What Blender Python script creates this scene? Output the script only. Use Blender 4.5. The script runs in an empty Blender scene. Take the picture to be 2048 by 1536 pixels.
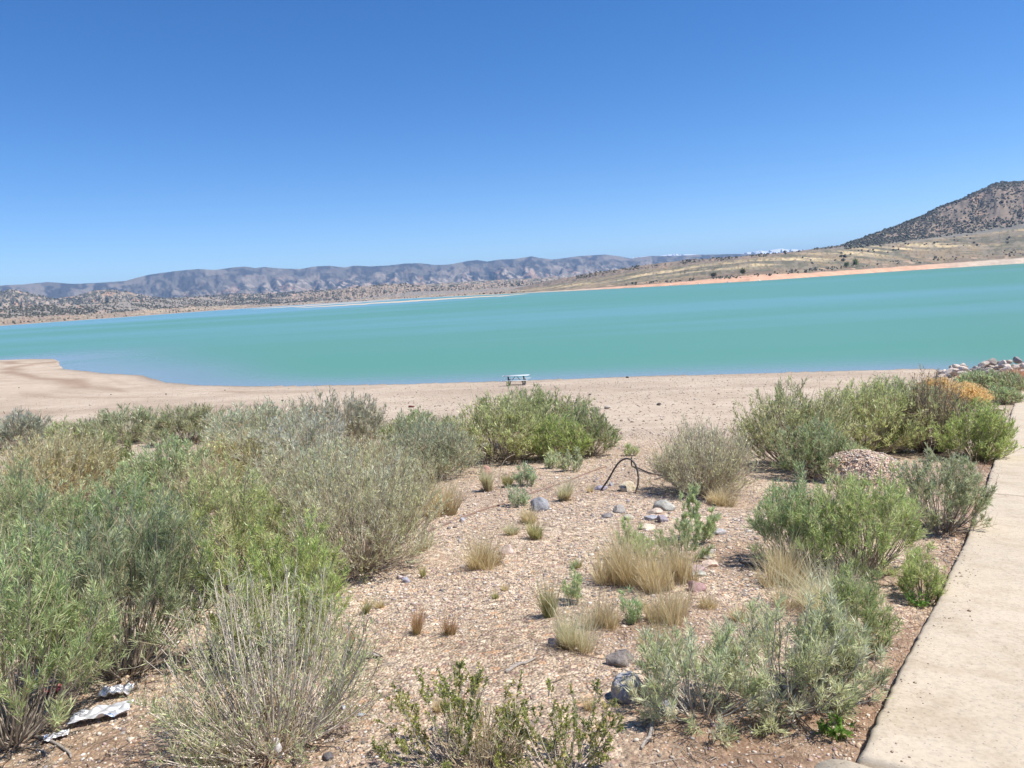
import bpy, bmesh, math
import numpy as np
from mathutils import Vector, Matrix, noise as mnoise

sc = bpy.context.scene
COL = sc.collection
rng = np.random.default_rng(7)

# ----------------------------------------------------------------- camera
W, H, F = 2048.0, 1536.0, 1536.0
CAM = np.array([0.0, 0.0, 1.6])
ROLL = math.atan(0.061)
PITCH = math.atan((768 - 579.5) * math.cos(ROLL) / F)
fwd = np.array([0, math.cos(PITCH), -math.sin(PITCH)])
r0 = np.array([1.0, 0, 0]); u0 = np.array([0, math.sin(PITCH), math.cos(PITCH)])
rgt = r0 * math.cos(ROLL) - u0 * math.sin(ROLL)
upv = u0 * math.cos(ROLL) + r0 * math.sin(ROLL)

def ray(px, py):
    return fwd * F + rgt * (px - W / 2) - upv * (py - H / 2)
def az_te(px, py):
    d = ray(px, py)
    return math.atan2(d[0], d[1]), d[2] / math.hypot(d[0], d[1])
def on_plane(px, py, z):
    d = ray(px, py); t = (z - CAM[2]) / d[2]
    return CAM + d * t

# ----------------------------------------------------------------- noise
def _h(ix, iy, seed):
    n = (ix * 374761393 + iy * 668265263 + seed * 974634533) & 0xFFFFFFFF
    n = ((n ^ (n >> 13)) * 1274126177) & 0xFFFFFFFF
    n = n ^ (n >> 16)
    return (n & 0xFFFFFF) / float(0xFFFFFF)
def vnoise(x, y, seed=0):
    x = np.asarray(x, float); y = np.asarray(y, float)
    xi = np.floor(x).astype(np.int64); yi = np.floor(y).astype(np.int64)
    fx = x - xi; fy = y - yi
    fx = fx * fx * (3 - 2 * fx); fy = fy * fy * (3 - 2 * fy)
    a = _h(xi, yi, seed); b = _h(xi + 1, yi, seed); c = _h(xi, yi + 1, seed); d = _h(xi + 1, yi + 1, seed)
    return (a * (1 - fx) + b * fx) * (1 - fy) + (c * (1 - fx) + d * fx) * fy
def fbm(x, y, octv=4, seed=0, gain=0.5):
    s = 0; a = 1; t = 0
    for i in range(octv):
        s = s + a * vnoise(x * 2 ** i, y * 2 ** i, seed + 17 * i); t += a; a *= gain
    return s / t
def sstep(a, b, x):
    t = np.clip((x - a) / (b - a), 0, 1); return t * t * (3 - 2 * t)
def lerp(a, b, t): return a + (b - a) * t
def mixc(c, d, m):
    return c * (1 - m[..., None]) + np.asarray(d) * m[..., None]

# ----------------------------------------------------------------- near terrain
WATER = -7.0
shore_px = [(-60, 722), (0, 720), (60, 718), (106, 718), (116, 722), (124, 738), (210, 747), (285, 751), (300, 756), (330, 765),
            (400, 771), (500, 773), (620, 772), (800, 769), (1024, 763), (1200, 756), (1400, 750), (1640, 744), (1850, 738)]
sh_az, sh_r = [], []
for p in shore_px:
    q = on_plane(p[0], p[1], WATER)
    sh_az.append(math.atan2(q[0], q[1])); sh_r.append(math.hypot(q[0], q[1]))
sh_az = [-1.6, -0.95] + sh_az + [0.75, 1.0, 1.6]
sh_r = [400, 220] + sh_r + [62, 66, 80]
sh_az = np.array(sh_az); sh_r = np.array(sh_r)
def shore_dist(az): return np.interp(az, sh_az, sh_r)

_sa = np.unique(np.concatenate([np.linspace(-1.6, -.66, 30), np.linspace(-.66, -.3, 150), np.linspace(-.3, .75, 60), np.linspace(.75, 1.6, 30)]))
_sr = shore_dist(_sa); SHX, SHY = _sr * np.sin(_sa), _sr * np.cos(_sa)
def shore_sd(x, y):
    """signed 2-D distance to the waterline, positive on land"""
    x = np.asarray(x, float); y = np.asarray(y, float); sh = x.shape; xf, yf = x.ravel(), y.ravel()
    d = np.full(xf.shape, 1e9)
    for c in range(0, len(xf), 20000):
        a = xf[c:c + 20000, None] - SHX[None]; b = yf[c:c + 20000, None] - SHY[None]
        d[c:c + 20000] = np.sqrt((a * a + b * b).min(1))
    r = np.hypot(xf, yf); land = r < shore_dist(np.arctan2(xf, yf))
    return np.where(land, d, -d).reshape(sh)

def hfun(x, y, sd=None):
    x = np.asarray(x, float); y = np.asarray(y, float)
    r = np.hypot(x, y); az = np.arctan2(x, y)
    if sd is None: sd = shore_sd(x, y)
    hl = np.where(sd > 0, WATER * r / np.maximum(r + sd, .1), WATER - np.minimum(2.0, -sd * .035))
    hd = -np.minimum(0.1 * np.maximum(y, 0), 5.0)
    w = 1 - sstep(1.15, 1.5, np.abs(az))
    h = lerp(hd, hl, w)
    h = h + 0.05 * (fbm(x * 0.8, y * 0.8, 3, 5) - 0.5) * np.minimum(1, r / 3) * np.clip(sd / 20, 0, 1)
    # small bank that carries the rip-rap at the right
    m = np.exp(-((r - 42.5) / 4.5) ** 2) * (.70 * sstep(0.498, 0.525, az) + .30 * sstep(.53, .60, az)) * (1 - sstep(0.95, 1.1, az))
    return h + 1.33 * m

def hit(px, py, off=0.0):
    d = ray(px, py); d = d / np.linalg.norm(d)
    ts = np.geomspace(0.8, 400, 500)
    for k in range(2):
        P = CAM[None] + ts[:, None] * d[None]
        g = P[:, 2] - hfun(P[:, 0], P[:, 1]) - off
        i = int(np.argmax(g < 0)); a, b = ts[i - 1], ts[i]
        if k == 0: ts = np.linspace(a, b, 24)
    ga, gb = g[i - 1], g[i]
    p = CAM + (a + (b - a) * ga / (ga - gb)) * d
    return np.array([p[0], p[1], float(hfun(p[0], p[1]))])
def depth_of(p): return float(np.dot(p - CAM, fwd))

# ----------------------------------------------------------------- mesh helpers
def mk_mesh(name, V, faces, mat, col=None, parent=None, smooth=False, link=True):
    V = np.asarray(V, np.float32).reshape(-1, 3)
    me = bpy.data.meshes.new(name)
    me.vertices.add(len(V)); me.vertices.foreach_set('co', V.ravel())
    loops = []; starts = []; s = 0
    for f in faces:
        f = np.asarray(f, np.int32)
        if f.size == 0: continue
        n, k = f.shape
        loops.append(f.ravel()); starts.append(s + np.arange(n) * k); s += n * k
    loops = np.concatenate(loops); starts = np.concatenate(starts).astype(np.int32)
    me.loops.add(len(loops)); me.loops.foreach_set('vertex_index', loops)
    me.polygons.add(len(starts)); me.polygons.foreach_set('loop_start', starts)
    if smooth: me.polygons.foreach_set('use_smooth', np.ones(len(starts), bool))
    me.update(calc_edges=True)
    if col is not None:
        a = me.color_attributes.new('Col', 'FLOAT_COLOR', 'POINT')
        c = np.ones((len(V), 4), np.float32); c[:, :3] = col
        a.data.foreach_set('color', c.ravel())
    if mat: me.materials.append(mat)
    ob = bpy.data.objects.new(name, me)
    if link: COL.objects.link(ob)
    if parent: ob.parent = parent
    return ob

def tag(o, label=None, cat=None, group=None, kind=None):
    if label: o['label'] = label
    if cat: o['category'] = cat
    if group: o['group'] = group
    if kind: o['kind'] = kind
    return o
def empty(name, loc, label, cat, group=None, rz=0.0):
    e = bpy.data.objects.new(name, None); COL.objects.link(e)
    e.location = loc; e.rotation_euler = (0, 0, rz); e.empty_display_size = 0.1
    return tag(e, label, cat, group)

def unit(v): return v / np.maximum(np.linalg.norm(v, axis=-1, keepdims=True), 1e-9)

def tubes(P, R, sides=3):
    """P (N,K,3) polylines, R (N,K) radii -> verts, quads"""
    N, K, _ = P.shape
    T = unit(np.gradient(P, axis=1))
    ref = np.where(np.abs(T[..., 2:3]) > 0.9, np.array([1.0, 0, 0]), np.array([0, 0, 1.0]))
    A = unit(np.cross(T, ref)); B = np.cross(T, A)
    ang = np.arange(sides) * 2 * math.pi / sides
    V = P[:, :, None, :] + R[:, :, None, None] * (A[:, :, None, :] * np.cos(ang)[None, None, :, None] + B[:, :, None, :] * np.sin(ang)[None, None, :, None])
    idx = np.arange(N * K * sides).reshape(N, K, sides)
    nx = np.roll(idx, -1, axis=2)
    q = np.stack([idx[:, :-1], nx[:, :-1], nx[:, 1:], idx[:, 1:]], -1).reshape(-1, 4)
    return V.reshape(-1, 3), q

def single_tube(name, pts, rad, mat, sides=8, parent=None, col=None, sub=6, cap=True):
    pts = np.array(pts, float)
    # Catmull-Rom
    Q = []
    n = len(pts)
    for i in range(n - 1):
        p0 = pts[max(i - 1, 0)]; p1 = pts[i]; p2 = pts[i + 1]; p3 = pts[min(i + 2, n - 1)]
        for s in np.linspace(0, 1, sub, endpoint=False):
            Q.append(0.5 * ((2 * p1) + (-p0 + p2) * s + (2 * p0 - 5 * p1 + 4 * p2 - p3) * s * s + (-p0 + 3 * p1 - 3 * p2 + p3) * s ** 3))
    Q.append(pts[-1]); Q = np.array(Q)
    if np.isscalar(rad): R = np.full(len(Q), rad)
    else: R = np.interp(np.linspace(0, 1, len(Q)), np.linspace(0, 1, len(rad)), rad)
    V, q = tubes(Q[None], R[None], sides)
    faces = [q]
    if cap: faces += [np.arange(sides)[None, ::-1], (len(V) - sides + np.arange(sides))[None]]
    return mk_mesh(name, V, faces, mat, col=None if col is None else np.tile(col, (len(V), 1)), parent=parent, smooth=True)

def boxes(L):
    V = []; Fq = []
    for (c, s, R) in L:
        c = np.array(c, float); s = np.array(s, float) / 2
        k = np.array([[x, y, z] for z in (-1, 1) for y in (-1, 1) for x in (-1, 1)], float) * s
        if R is not None: k = k @ np.array(R).T
        o = len(V) * 8
        V.append(k + c)
        Fq += [[o + a for a in f] for f in ((0, 2, 3, 1), (4, 5, 7, 6), (0, 1, 5, 4), (2, 6, 7, 3), (0, 4, 6, 2), (1, 3, 7, 5))]
    return np.concatenate(V), np.array(Fq)

# ----------------------------------------------------------------- materials
def nodes(name):
    m = bpy.data.materials.new(name); m.use_nodes = True
    nt = m.node_tree; nt.nodes.clear()
    out = nt.nodes.new('ShaderNodeOutputMaterial')
    b = nt.nodes.new('ShaderNodeBsdfPrincipled'); nt.links.new(b.outputs[0], out.inputs[0])
    return m, nt, b, out
def N(nt, t, **kw):
    n = nt.nodes.new(t)
    for k, v in kw.items():
        if k.startswith('i_'):
            key = k[2:]; key = int(key) if key.isdigit() else key.replace('_', ' ')
            n.inputs[key].default_value = v
        else: setattr(n, k, v)
    return n
def L(nt, a, b): nt.links.new(a, b)
def ramp(nt, fac, stops):
    n = nt.nodes.new('ShaderNodeValToRGB'); L(nt, fac, n.inputs[0])
    e = n.color_ramp.elements
    while len(e) < len(stops): e.new(0.5)
    for i, (p, c) in enumerate(stops):
        e[i].position = p; e[i].color = (c[0], c[1], c[2], 1)
    return n.outputs[0]
def mixrgb(nt, mode, fac, a, b):
    n = nt.nodes.new('ShaderNodeMix'); n.data_type = 'RGBA'; n.blend_type = mode
    for k, v in ((0, fac), (6, a), (7, b)):
        if hasattr(v, 'is_output'): L(nt, v, n.inputs[k])
        else: n.inputs[k].default_value = v if k == 0 else (v[0], v[1], v[2], 1)
    return n.outputs[2]
def math_(nt, op, a, b=None, clamp=False):
    n = nt.nodes.new('ShaderNodeMath'); n.operation = op; n.use_clamp = clamp
    for i, v in enumerate((a, b)):
        if v is None: continue
        if hasattr(v, 'is_output'): L(nt, v, n.inputs[i])
        else: n.inputs[i].default_value = v
    return n.outputs[0]
def attr(nt, name): return N(nt, 'ShaderNodeAttribute', attribute_name=name).outputs
def pos(nt): return N(nt, 'ShaderNodeNewGeometry').outputs['Position']
def noise(nt, vec, scale, detail=4, rough=0.55):
    n = N(nt, 'ShaderNodeTexNoise'); n.inputs['Scale'].default_value = scale; n.inputs['Detail'].default_value = detail
    n.inputs['Roughness'].default_value = rough
    L(nt, vec, n.inputs['Vector']); return n.outputs[0]
def bump(nt, b, hgt, dist, strength=1.0):
    n = N(nt, 'ShaderNodeBump'); n.inputs['Strength'].default_value = strength; n.inputs['Distance'].default_value = dist
    L(nt, hgt, n.inputs['Height']); L(nt, n.outputs[0], b.inputs['Normal']); return n

def foliage_mat(name, rough=0.5, transl=0.3, spec=0.35):
    m, nt, b, out = nodes(name)
    c = attr(nt, 'Col')[0]
    L(nt, c, b.inputs['Base Color']); b.inputs['Roughness'].default_value = rough
    b.inputs['Specular IOR Level'].default_value = spec
    g_ = N(nt, 'ShaderNodeGamma'); L(nt, c, g_.inputs[0]); g_.inputs[1].default_value = .92
    t = N(nt, 'ShaderNodeBsdfTranslucent'); L(nt, g_.outputs[0], t.inputs[0])
    mx = N(nt, 'ShaderNodeMixShader'); mx.inputs[0].default_value = transl
    L(nt, b.outputs[0], mx.inputs[1]); L(nt, t.outputs[0], mx.inputs[2]); L(nt, mx.outputs[0], out.inputs[0])
    return m
M_LEAF = foliage_mat('leaf', 0.40, 0.45, 0.5)
M_GRASS = foliage_mat('grass_blade', 0.5, 0.5, 0.4)
def colmat(name, rough=0.8, nscale=60.0, amount=0.35, bumpd=0.0, spec=0.3):
    m, nt, b, out = nodes(name)
    c = attr(nt, 'Col')[0]; p = pos(nt)
    n = noise(nt, p, nscale, 4)
    v = ramp(nt, n, [(0.3, (1 - amount,) * 3), (0.7, (1 + amount * 0.6,) * 3)])
    L(nt, mixrgb(nt, 'MULTIPLY', 1.0, c, v), b.inputs['Base Color'])
    b.inputs['Roughness'].default_value = rough; b.inputs['Specular IOR Level'].default_value = spec
    if bumpd: bump(nt, b, n, bumpd)
    return m
M_STEM = colmat('stem_bark', 0.8, 80, 0.3)
M_PEB = colmat('pebble', 0.75, 250, 0.3)
M_FAR = colmat('far_land', 0.95, 0.06, 0.18, 0, 0.1)
M_TREE = colmat('tree_crown', 0.9, 0.3, 0.35, 0, 0.1)

def flat(name, col, rough=0.6, metal=0.0, nscale=30, amount=0.15, bumpd=0.0):
    m, nt, b, out = nodes(name)
    n = noise(nt, pos(nt), nscale, 5)
    v = ramp(nt, n, [(0.3, tuple(c * (1 - amount) for c in col)), (0.7, tuple(c * (1 + amount) for c in col))])
    L(nt, v, b.inputs['Base Color']); b.inputs['Roughness'].default_value = rough; b.inputs['Metallic'].default_value = metal
    if bumpd: bump(nt, b, n, bumpd)
    return m

# ground -------------------------------------------------
def ground_material():
    m, nt, b, out = nodes('gravel_ground')
    c = attr(nt, 'Col')[0]; grav = attr(nt, 'gravel')[2]; p = pos(nt)
    v1 = N(nt, 'ShaderNodeTexVoronoi', feature='F1'); v1.inputs['Scale'].default_value = 55; L(nt, p, v1.inputs['Vector'])
    v2 = N(nt, 'ShaderNodeTexVoronoi', feature='F1'); v2.inputs['Scale'].default_value = 24; L(nt, p, v2.inputs['Vector'])
    stone = [(0.0, (.45, .38, .35)), (.25, (.85, .77, .70)), (.5, (1.08, 1.02, .96)), (.62, (1.45, 1.38, 1.3)), (.72, (1.1, .80, .6)), (.82, (.5, .48, .52)), (.92, (.72, .52, .52)), (1, (1.4, 1.35, 1.3))]
    s1 = N(nt, 'ShaderNodeSeparateColor'); L(nt, v1.outputs['Color'], s1.inputs[0])
    s2 = N(nt, 'ShaderNodeSeparateColor'); L(nt, v2.outputs['Color'], s2.inputs[0])
    r1 = ramp(nt, s1.outputs[0], stone); r2 = ramp(nt, s2.outputs[0], stone)
    big = math_(nt, 'GREATER_THAN', s2.outputs[1], 0.62)
    rr = mixrgb(nt, 'MIX', big, r1, r2)
    pebc = mixrgb(nt, 'MULTIPLY', 1.0, c, rr)
    fac = grav
    base = mixrgb(nt, 'MIX', fac, c, pebc)
    n = noise(nt, p, 1.3, 6, .6); n2 = noise(nt, p, 0.12, 5, .6); n3 = noise(nt, p, 14, 5, .7)
    base = mixrgb(nt, 'MULTIPLY', 1.0, base, ramp(nt, n, [(.3, (.86, .83, .8)), (.7, (1.1, 1.1, 1.1))]))
    base = mixrgb(nt, 'MULTIPLY', 1.0, base, ramp(nt, n2, [(.35, (.9, .88, .86)), (.65, (1.06, 1.06, 1.06))]))
    base = mixrgb(nt, 'MULTIPLY', 1.0, base, ramp(nt, n3, [(.3, (.8, .77, .74)), (.6, (1.08, 1.08, 1.08))]))
    L(nt, base, b.inputs['Base Color']); b.inputs['Roughness'].default_value = 0.9; b.inputs['Specular IOR Level'].default_value = 0.2
    hh = math_(nt, 'MULTIPLY', math_(nt, 'SUBTRACT', 1.0, v1.outputs['Distance']), grav)
    hh2 = math_(nt, 'ADD', hh, n3)
    bump(nt, b, hh2, 0.016, 1.0)
    return m
M_GROUND = ground_material()

def concrete_material():
    m, nt, b, out = nodes('weathered_concrete')
    p = pos(nt)
    n1 = noise(nt, p, 1.1, 6, .6); n2 = noise(nt, p, 35, 5, .65)
    v = N(nt, 'ShaderNodeTexVoronoi', feature='F1'); v.inputs['Scale'].default_value = 75; L(nt, p, v.inputs['Vector'])
    s = N(nt, 'ShaderNodeSeparateColor'); L(nt, v.outputs['Color'], s.inputs[0])
    spot = math_(nt, 'MULTIPLY', math_(nt, 'LESS_THAN', v.outputs['Distance'], 0.33), math_(nt, 'GREATER_THAN', s.outputs[0], 0.86))
    base = ramp(nt, n1, [(.25, (.46, .385, .285)), (.5, (.50, .42, .315)), (.75, (.545, .46, .35))])
    base = mixrgb(nt, 'MULTIPLY', 1.0, base, ramp(nt, n2, [(.3, (.82, .82, .82)), (.55, (1.03, 1.03, 1.03))]))
    sp = ramp(nt, s.outputs[1], [(0, (.24, .19, .16)), (.5, (.36, .28, .23)), (.75, (.27, .26, .28)), (1, (.6, .5, .4))])
    base = mixrgb(nt, 'MIX', math_(nt, 'MULTIPLY', spot, .75), base, sp)
    # thin wandering crack / drip stains
    w = N(nt, 'ShaderNodeTexVoronoi', feature='DISTANCE_TO_EDGE'); w.inputs['Scale'].default_value = 0.55
    off = N(nt, 'ShaderNodeVectorMath', operation='ADD'); nn = N(nt, 'ShaderNodeTexNoise'); nn.inputs['Scale'].default_value = 1.5; nn.inputs['Detail'].default_value = 6
    L(nt, p, nn.inputs['Vector']); L(nt, p, off.inputs[0]); L(nt, nn.outputs['Color'], off.inputs[1]); L(nt, off.outputs[0], w.inputs['Vector'])
    cr = math_(nt, 'LESS_THAN', w.outputs[0], 0.0018)
    base = mixrgb(nt, 'MIX', math_(nt, 'MULTIPLY', cr, .4), base, (.25, .2, .15))
    st_ = noise(nt, p, 3.2, 7, .68)
    base = mixrgb(nt, 'MULTIPLY', 1.0, base, ramp(nt, st_, [(.34, (.86, .83, .79)), (.5, (1, 1, 1)), (.7, (1.05, 1.05, 1.04))]))
    L(nt, base, b.inputs['Base Color']); b.inputs['Roughness'].default_value = 0.92; b.inputs['Specular IOR Level'].default_value = .2
    bump(nt, b, math_(nt, 'SUBTRACT', n2, math_(nt, 'MULTIPLY', spot, .5)), 0.004, 0.8)
    return m
M_CONC = concrete_material()

def rock_material(name, lichen=False, speckle=0.4):
    m, nt, b, out = nodes(name)
    oi = N(nt, 'ShaderNodeObjectInfo'); tc = N(nt, 'ShaderNodeTexCoord').outputs['Object']
    n = noise(nt, tc, 14, 6, .65); n2 = noise(nt, tc, 60, 4, .6)
    base = mixrgb(nt, 'MULTIPLY', 1.0, oi.outputs['Color'], ramp(nt, n, [(.3, (1 - speckle,) * 3), (.7, (1.2,) * 3)]))
    base = mixrgb(nt, 'MULTIPLY', 1.0, base, ramp(nt, n2, [(.3, (.85,) * 3), (.7, (1.1,) * 3)]))
    if lichen:
        l = noise(nt, tc, 30, 5, .6)
        k = ramp(nt, l, [(.50, (0, 0, 0)), (.57, (1, 1, 1))])
        base = mixrgb(nt, 'MIX', k, base, (.55, .47, .30))
        l2 = noise(nt, tc, 22, 4, .6)
        base = mixrgb(nt, 'MIX', ramp(nt, l2, [(.60, (0, 0, 0)), (.66, (1, 1, 1))]), base, (.10, .10, .10))
    L(nt, base, b.inputs['Base Color']); b.inputs['Roughness'].default_value = .85; b.inputs['Specular IOR Level'].default_value = .25
    bump(nt, b, math_(nt, 'ADD', n, math_(nt, 'MULTIPLY', n2, .4)), 0.012, 1.0)
    return m
M_ROCK = rock_material('rock'); M_LICHEN = rock_material('lichen_rock', True)

def water_material():
    m, nt, b, out = nodes('turquoise_water')
    p = pos(nt); sd = attr(nt, 'shore')[2]
    mp = N(nt, 'ShaderNodeMapping'); L(nt, p, mp.inputs[0])
    mp.inputs['Rotation'].default_value = (0, 0, math.radians(-14)); mp.inputs['Scale'].default_value = (0.0016, 0.0075, 1)
    n = noise(nt, mp.outputs[0], 1.0, 4, .5)
    mp2 = N(nt, 'ShaderNodeMapping'); L(nt, p, mp2.inputs[0])
    mp2.inputs['Rotation'].default_value = (0, 0, math.radians(-8)); mp2.inputs['Scale'].default_value = (0.012, 0.07, 1)
    nb = noise(nt, mp2.outputs[0], 1.0, 4, .55)
    nn = math_(nt, 'ADD', math_(nt, 'ADD', math_(nt, 'MULTIPLY', n, .62), .11), math_(nt, 'MULTIPLY', nb, .14))
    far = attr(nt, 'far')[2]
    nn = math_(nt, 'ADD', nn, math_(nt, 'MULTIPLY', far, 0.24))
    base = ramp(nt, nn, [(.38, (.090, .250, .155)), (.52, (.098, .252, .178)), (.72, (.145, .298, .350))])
    base = mixrgb(nt, 'MIX', sd, base, (.215, .245, .275))
    L(nt, base, b.inputs['Base Color'])
    b.inputs['IOR'].default_value = 1.33; b.inputs['Specular IOR Level'].default_value = .3
    rough = math_(nt, 'SUBTRACT', 0.34, math_(nt, 'MULTIPLY', sd, 0.2))
    L(nt, rough, b.inputs['Roughness'])
    mp3 = N(nt, 'ShaderNodeMapping'); L(nt, p, mp3.inputs[0]); mp3.inputs['Scale'].default_value = (.9, 2.2, 1)
    w = noise(nt, mp3.outputs[0], 1.0, 5, .6)
    bump(nt, b, w, 0.05, 0.5)
    return m
M_WATER = water_material()

# ----------------------------------------------------------------- plant specs (photo pixel of the foot, width, height)
# kind, px, py, w, h, label
G_SHRUB = 'desert shrubs on the gravel slope'
SHRUBS = [
 ('greygreen', 15, 1485, 440, 465, 'large grey green shrub with bare woody stems in the bottom left corner'),
 ('fan', 545, 1490, 430, 345, 'sparse fan of thin grey stems beside the white plastic scrap'),
 ('greygreen', 245, 1345, 400, 350, 'dense grey green shrub rising behind the silver foil sheet'),
 ('bright', 565, 1300, 310, 265, 'fresh yellow green shrub behind the sparse fan of grey stems'),
 ('fanblond', 720, 1135, 330, 250, 'pale shrub fanning long bare stems out over the gravel at the left mass edge'),
 ('green', 450, 1170, 280, 240, 'bushy green shrub behind the fresh yellow green one'),
 ('greygreen', 20, 1190, 330, 250, 'grey green shrub at the left frame edge with tan seed heads'),
 ('greenhead', 235, 1160, 290, 205, 'green shrub carrying several tan flower heads in the left mass'),
 ('blondhead', 90, 1020, 320, 150, 'blond stalky shrub with orange tan tips near the left frame edge'),
 ('green', 225, 990, 110, 130, 'upright dark green shrub poking out of the blond stalks'),
 ('green', 335, 1010, 210, 130, 'broad mid green shrub beside the dry tan twigs'),
 ('dead', 425, 1020, 130, 110, 'dry tan leafless twigs between the green shrubs at left'),
 ('blond', 620, 1060, 290, 175, 'pale blond shrub with a thin grey green cast behind the green one'),
 ('blond', 780, 1040, 190, 150, 'pale blond shrub whose tips touch the blond grass tuft'),
 ('silver', 600, 960, 260, 130, 'silvery shrub with whitish upright twigs in the middle of the left mass'),
 ('blondhead', 470, 970, 220, 100, 'thin blond shrub with rusty seed heads behind the tan twigs'),
 ('blondhead', 735, 975, 150, 100, 'blond shrub with rusty tips left of the round grey shrub'),
 ('grey', 40, 895, 140, 70, 'grey shrub at the far left frame edge in front of the beach'),
 ('green', 142, 900, 95, 60, 'dark green knobbly shrub against the beach at left'),
 ('greygreen', 255, 885, 160, 68, 'rounded shrub with dark twiggy underside against the beach'),
 ('greygreen', 380, 885, 170, 70, 'low grey green shrub against the beach with a green knob on top'),
 ('silver', 520, 895, 230, 85, 'silvery grey shrub behind the rusty seed heads'),
 ('grey', 675, 905, 220, 118, 'tall grey green dome shrub against the beach left of centre'),
 ('grey', 860, 955, 215, 118, 'round grey shrub with dark woody base left of the reddish rock'),
 ('green', 845, 900, 170, 75, 'green shrub between the two grey domes'),
 ('green', 1010, 920, 230, 130, 'left half of the large green shrub in the middle of the slope'),
 ('bright', 1118, 920, 130, 90, 'brighter green shrub at the front of the large central clump'),
 ('greygreen', 1080, 890, 220, 105, 'grey green crown at the top of the central clump'),
 ('greygreen', 1175, 912, 130, 100, 'right shoulder of the central clump with bare stems'),
 ('twiggy', 1405, 985, 225, 140, 'pale round shrub of fine bare twigs right of the bent hose'),
 ('green', 1590, 935, 230, 165, 'big rounded green shrub at the left of the right hand clump'),
 ('green', 1735, 905, 230, 145, 'big green shrub behind the gravel mound'),
 ('green', 1630, 955, 160, 105, 'lighter green shrub in front of the big rounded one at right'),
 ('bright', 1790, 905, 80, 60, 'small yellow green shrub at the back of the gravel mound'),
 ('brown', 1860, 905, 160, 150, 'dark brown twiggy shrub between two green ones by the path'),
 ('bright', 1955, 920, 150, 115, 'bright green shrub leaning over the concrete path'),
 ('greygreen', 1810, 860, 180, 100, 'grey green shrub in front of the golden flower heads'),
 ('golden', 1882, 812, 95, 48, 'shrub covered in dry golden flower heads'),
 ('golden', 1930, 822, 90, 48, 'low shrub topped with two golden flower clusters'),
 ('green', 1955, 782, 85, 38, 'round dark green shrub in front of the pale boulders'),
 ('greygreen', 2015, 783, 80, 34, 'pale green shrub beside the round dark one at the right edge'),
 ('greygreen', 2003, 808, 75, 32, 'small grey green shrub spilling over the far end of the path'),
 ('green', 1600, 1130, 210, 180, 'green shrub with dark woody stems behind the large blond grass'),
 ('green', 1725, 1145, 260, 205, 'leafy green shrub with many pale bare stems by the path'),
 ('greygreen', 1880, 1060, 190, 150, 'grey green shrub right of the gravel mound touching the path'),
 ('bright', 1720, 1300, 150, 170, 'bright green shrub on the path edge above the reddish dry grass'),
 ('bright', 1845, 1200, 95, 95, 'small feathery green shrub growing at the path edge'),
 ('silvergreen', 1400, 1425, 290, 185, 'silvery green shrub sprawling over the lichen boulder'),
 ('silvergreen', 1570, 1410, 340, 240, 'silvery green shrub with pale stems at lower right'),
 ('greygreen', 1670, 1390, 170, 190, 'grey green shrub with tan seed heads beside the lower path'),
 ('sprig', 1395, 1085, 110, 125, 'loose green sprigs in front of the pale twiggy shrub'),
 ('sprig', 1275, 1115, 100, 85, 'pale green sprigs above the tall blond grass'),
 ('sprig', 1365, 1120, 110, 85, 'deeper green sprigs right of the pale green ones'),
 ('sprig', 1148, 1205, 60, 75, 'thin green sprigs rising from a dry tuft on the gravel'),
 ('sprig', 1262, 1245, 55, 65, 'short grey sprigs between two blond tufts'),
 ('small', 1142, 942, 52, 42, 'small pale green shrub on the gravel below the central clump'),
 ('small', 1107, 936, 34, 34, 'smaller grey green shrub just left of the small pale one'),
 ('small', 1052, 972, 44, 52, 'spindly grey green shrublet right of the reddish rock'),
 ('small', 1036, 1012, 46, 44, 'thin grey green shrublet left of the grey boulder'),
 ('small', 1263, 912, 30, 26, 'tiny green shrublet behind the bent hose'),
 ('small', 1715, 930, 55, 45, 'small green shrub growing on the gravel mound'),
 ('creosote', 915, 1530, 340, 200, 'open shrub of tiny dark green leaves and white twigs at bottom centre'),
 ('creosote', 1120, 1550, 350, 165, 'low shrub of tiny dark green leaves right of the bottom centre one'),
 ('dead', 965, 1535, 210, 150, 'tangle of whitish dry twigs between the two dark leaved shrubs'),
 ('dead', 500, 1500, 330, 110, 'low mat of grey dead twigs at the foot of the grey fan'),
 ('weed', 1665, 1470, 80, 36, 'bright green broad leaved weed on the bare soil near the lower path'),
 ('weed', 1838, 1212, 44, 28, 'bright green weed at the edge of the path slab'),
]
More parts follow.
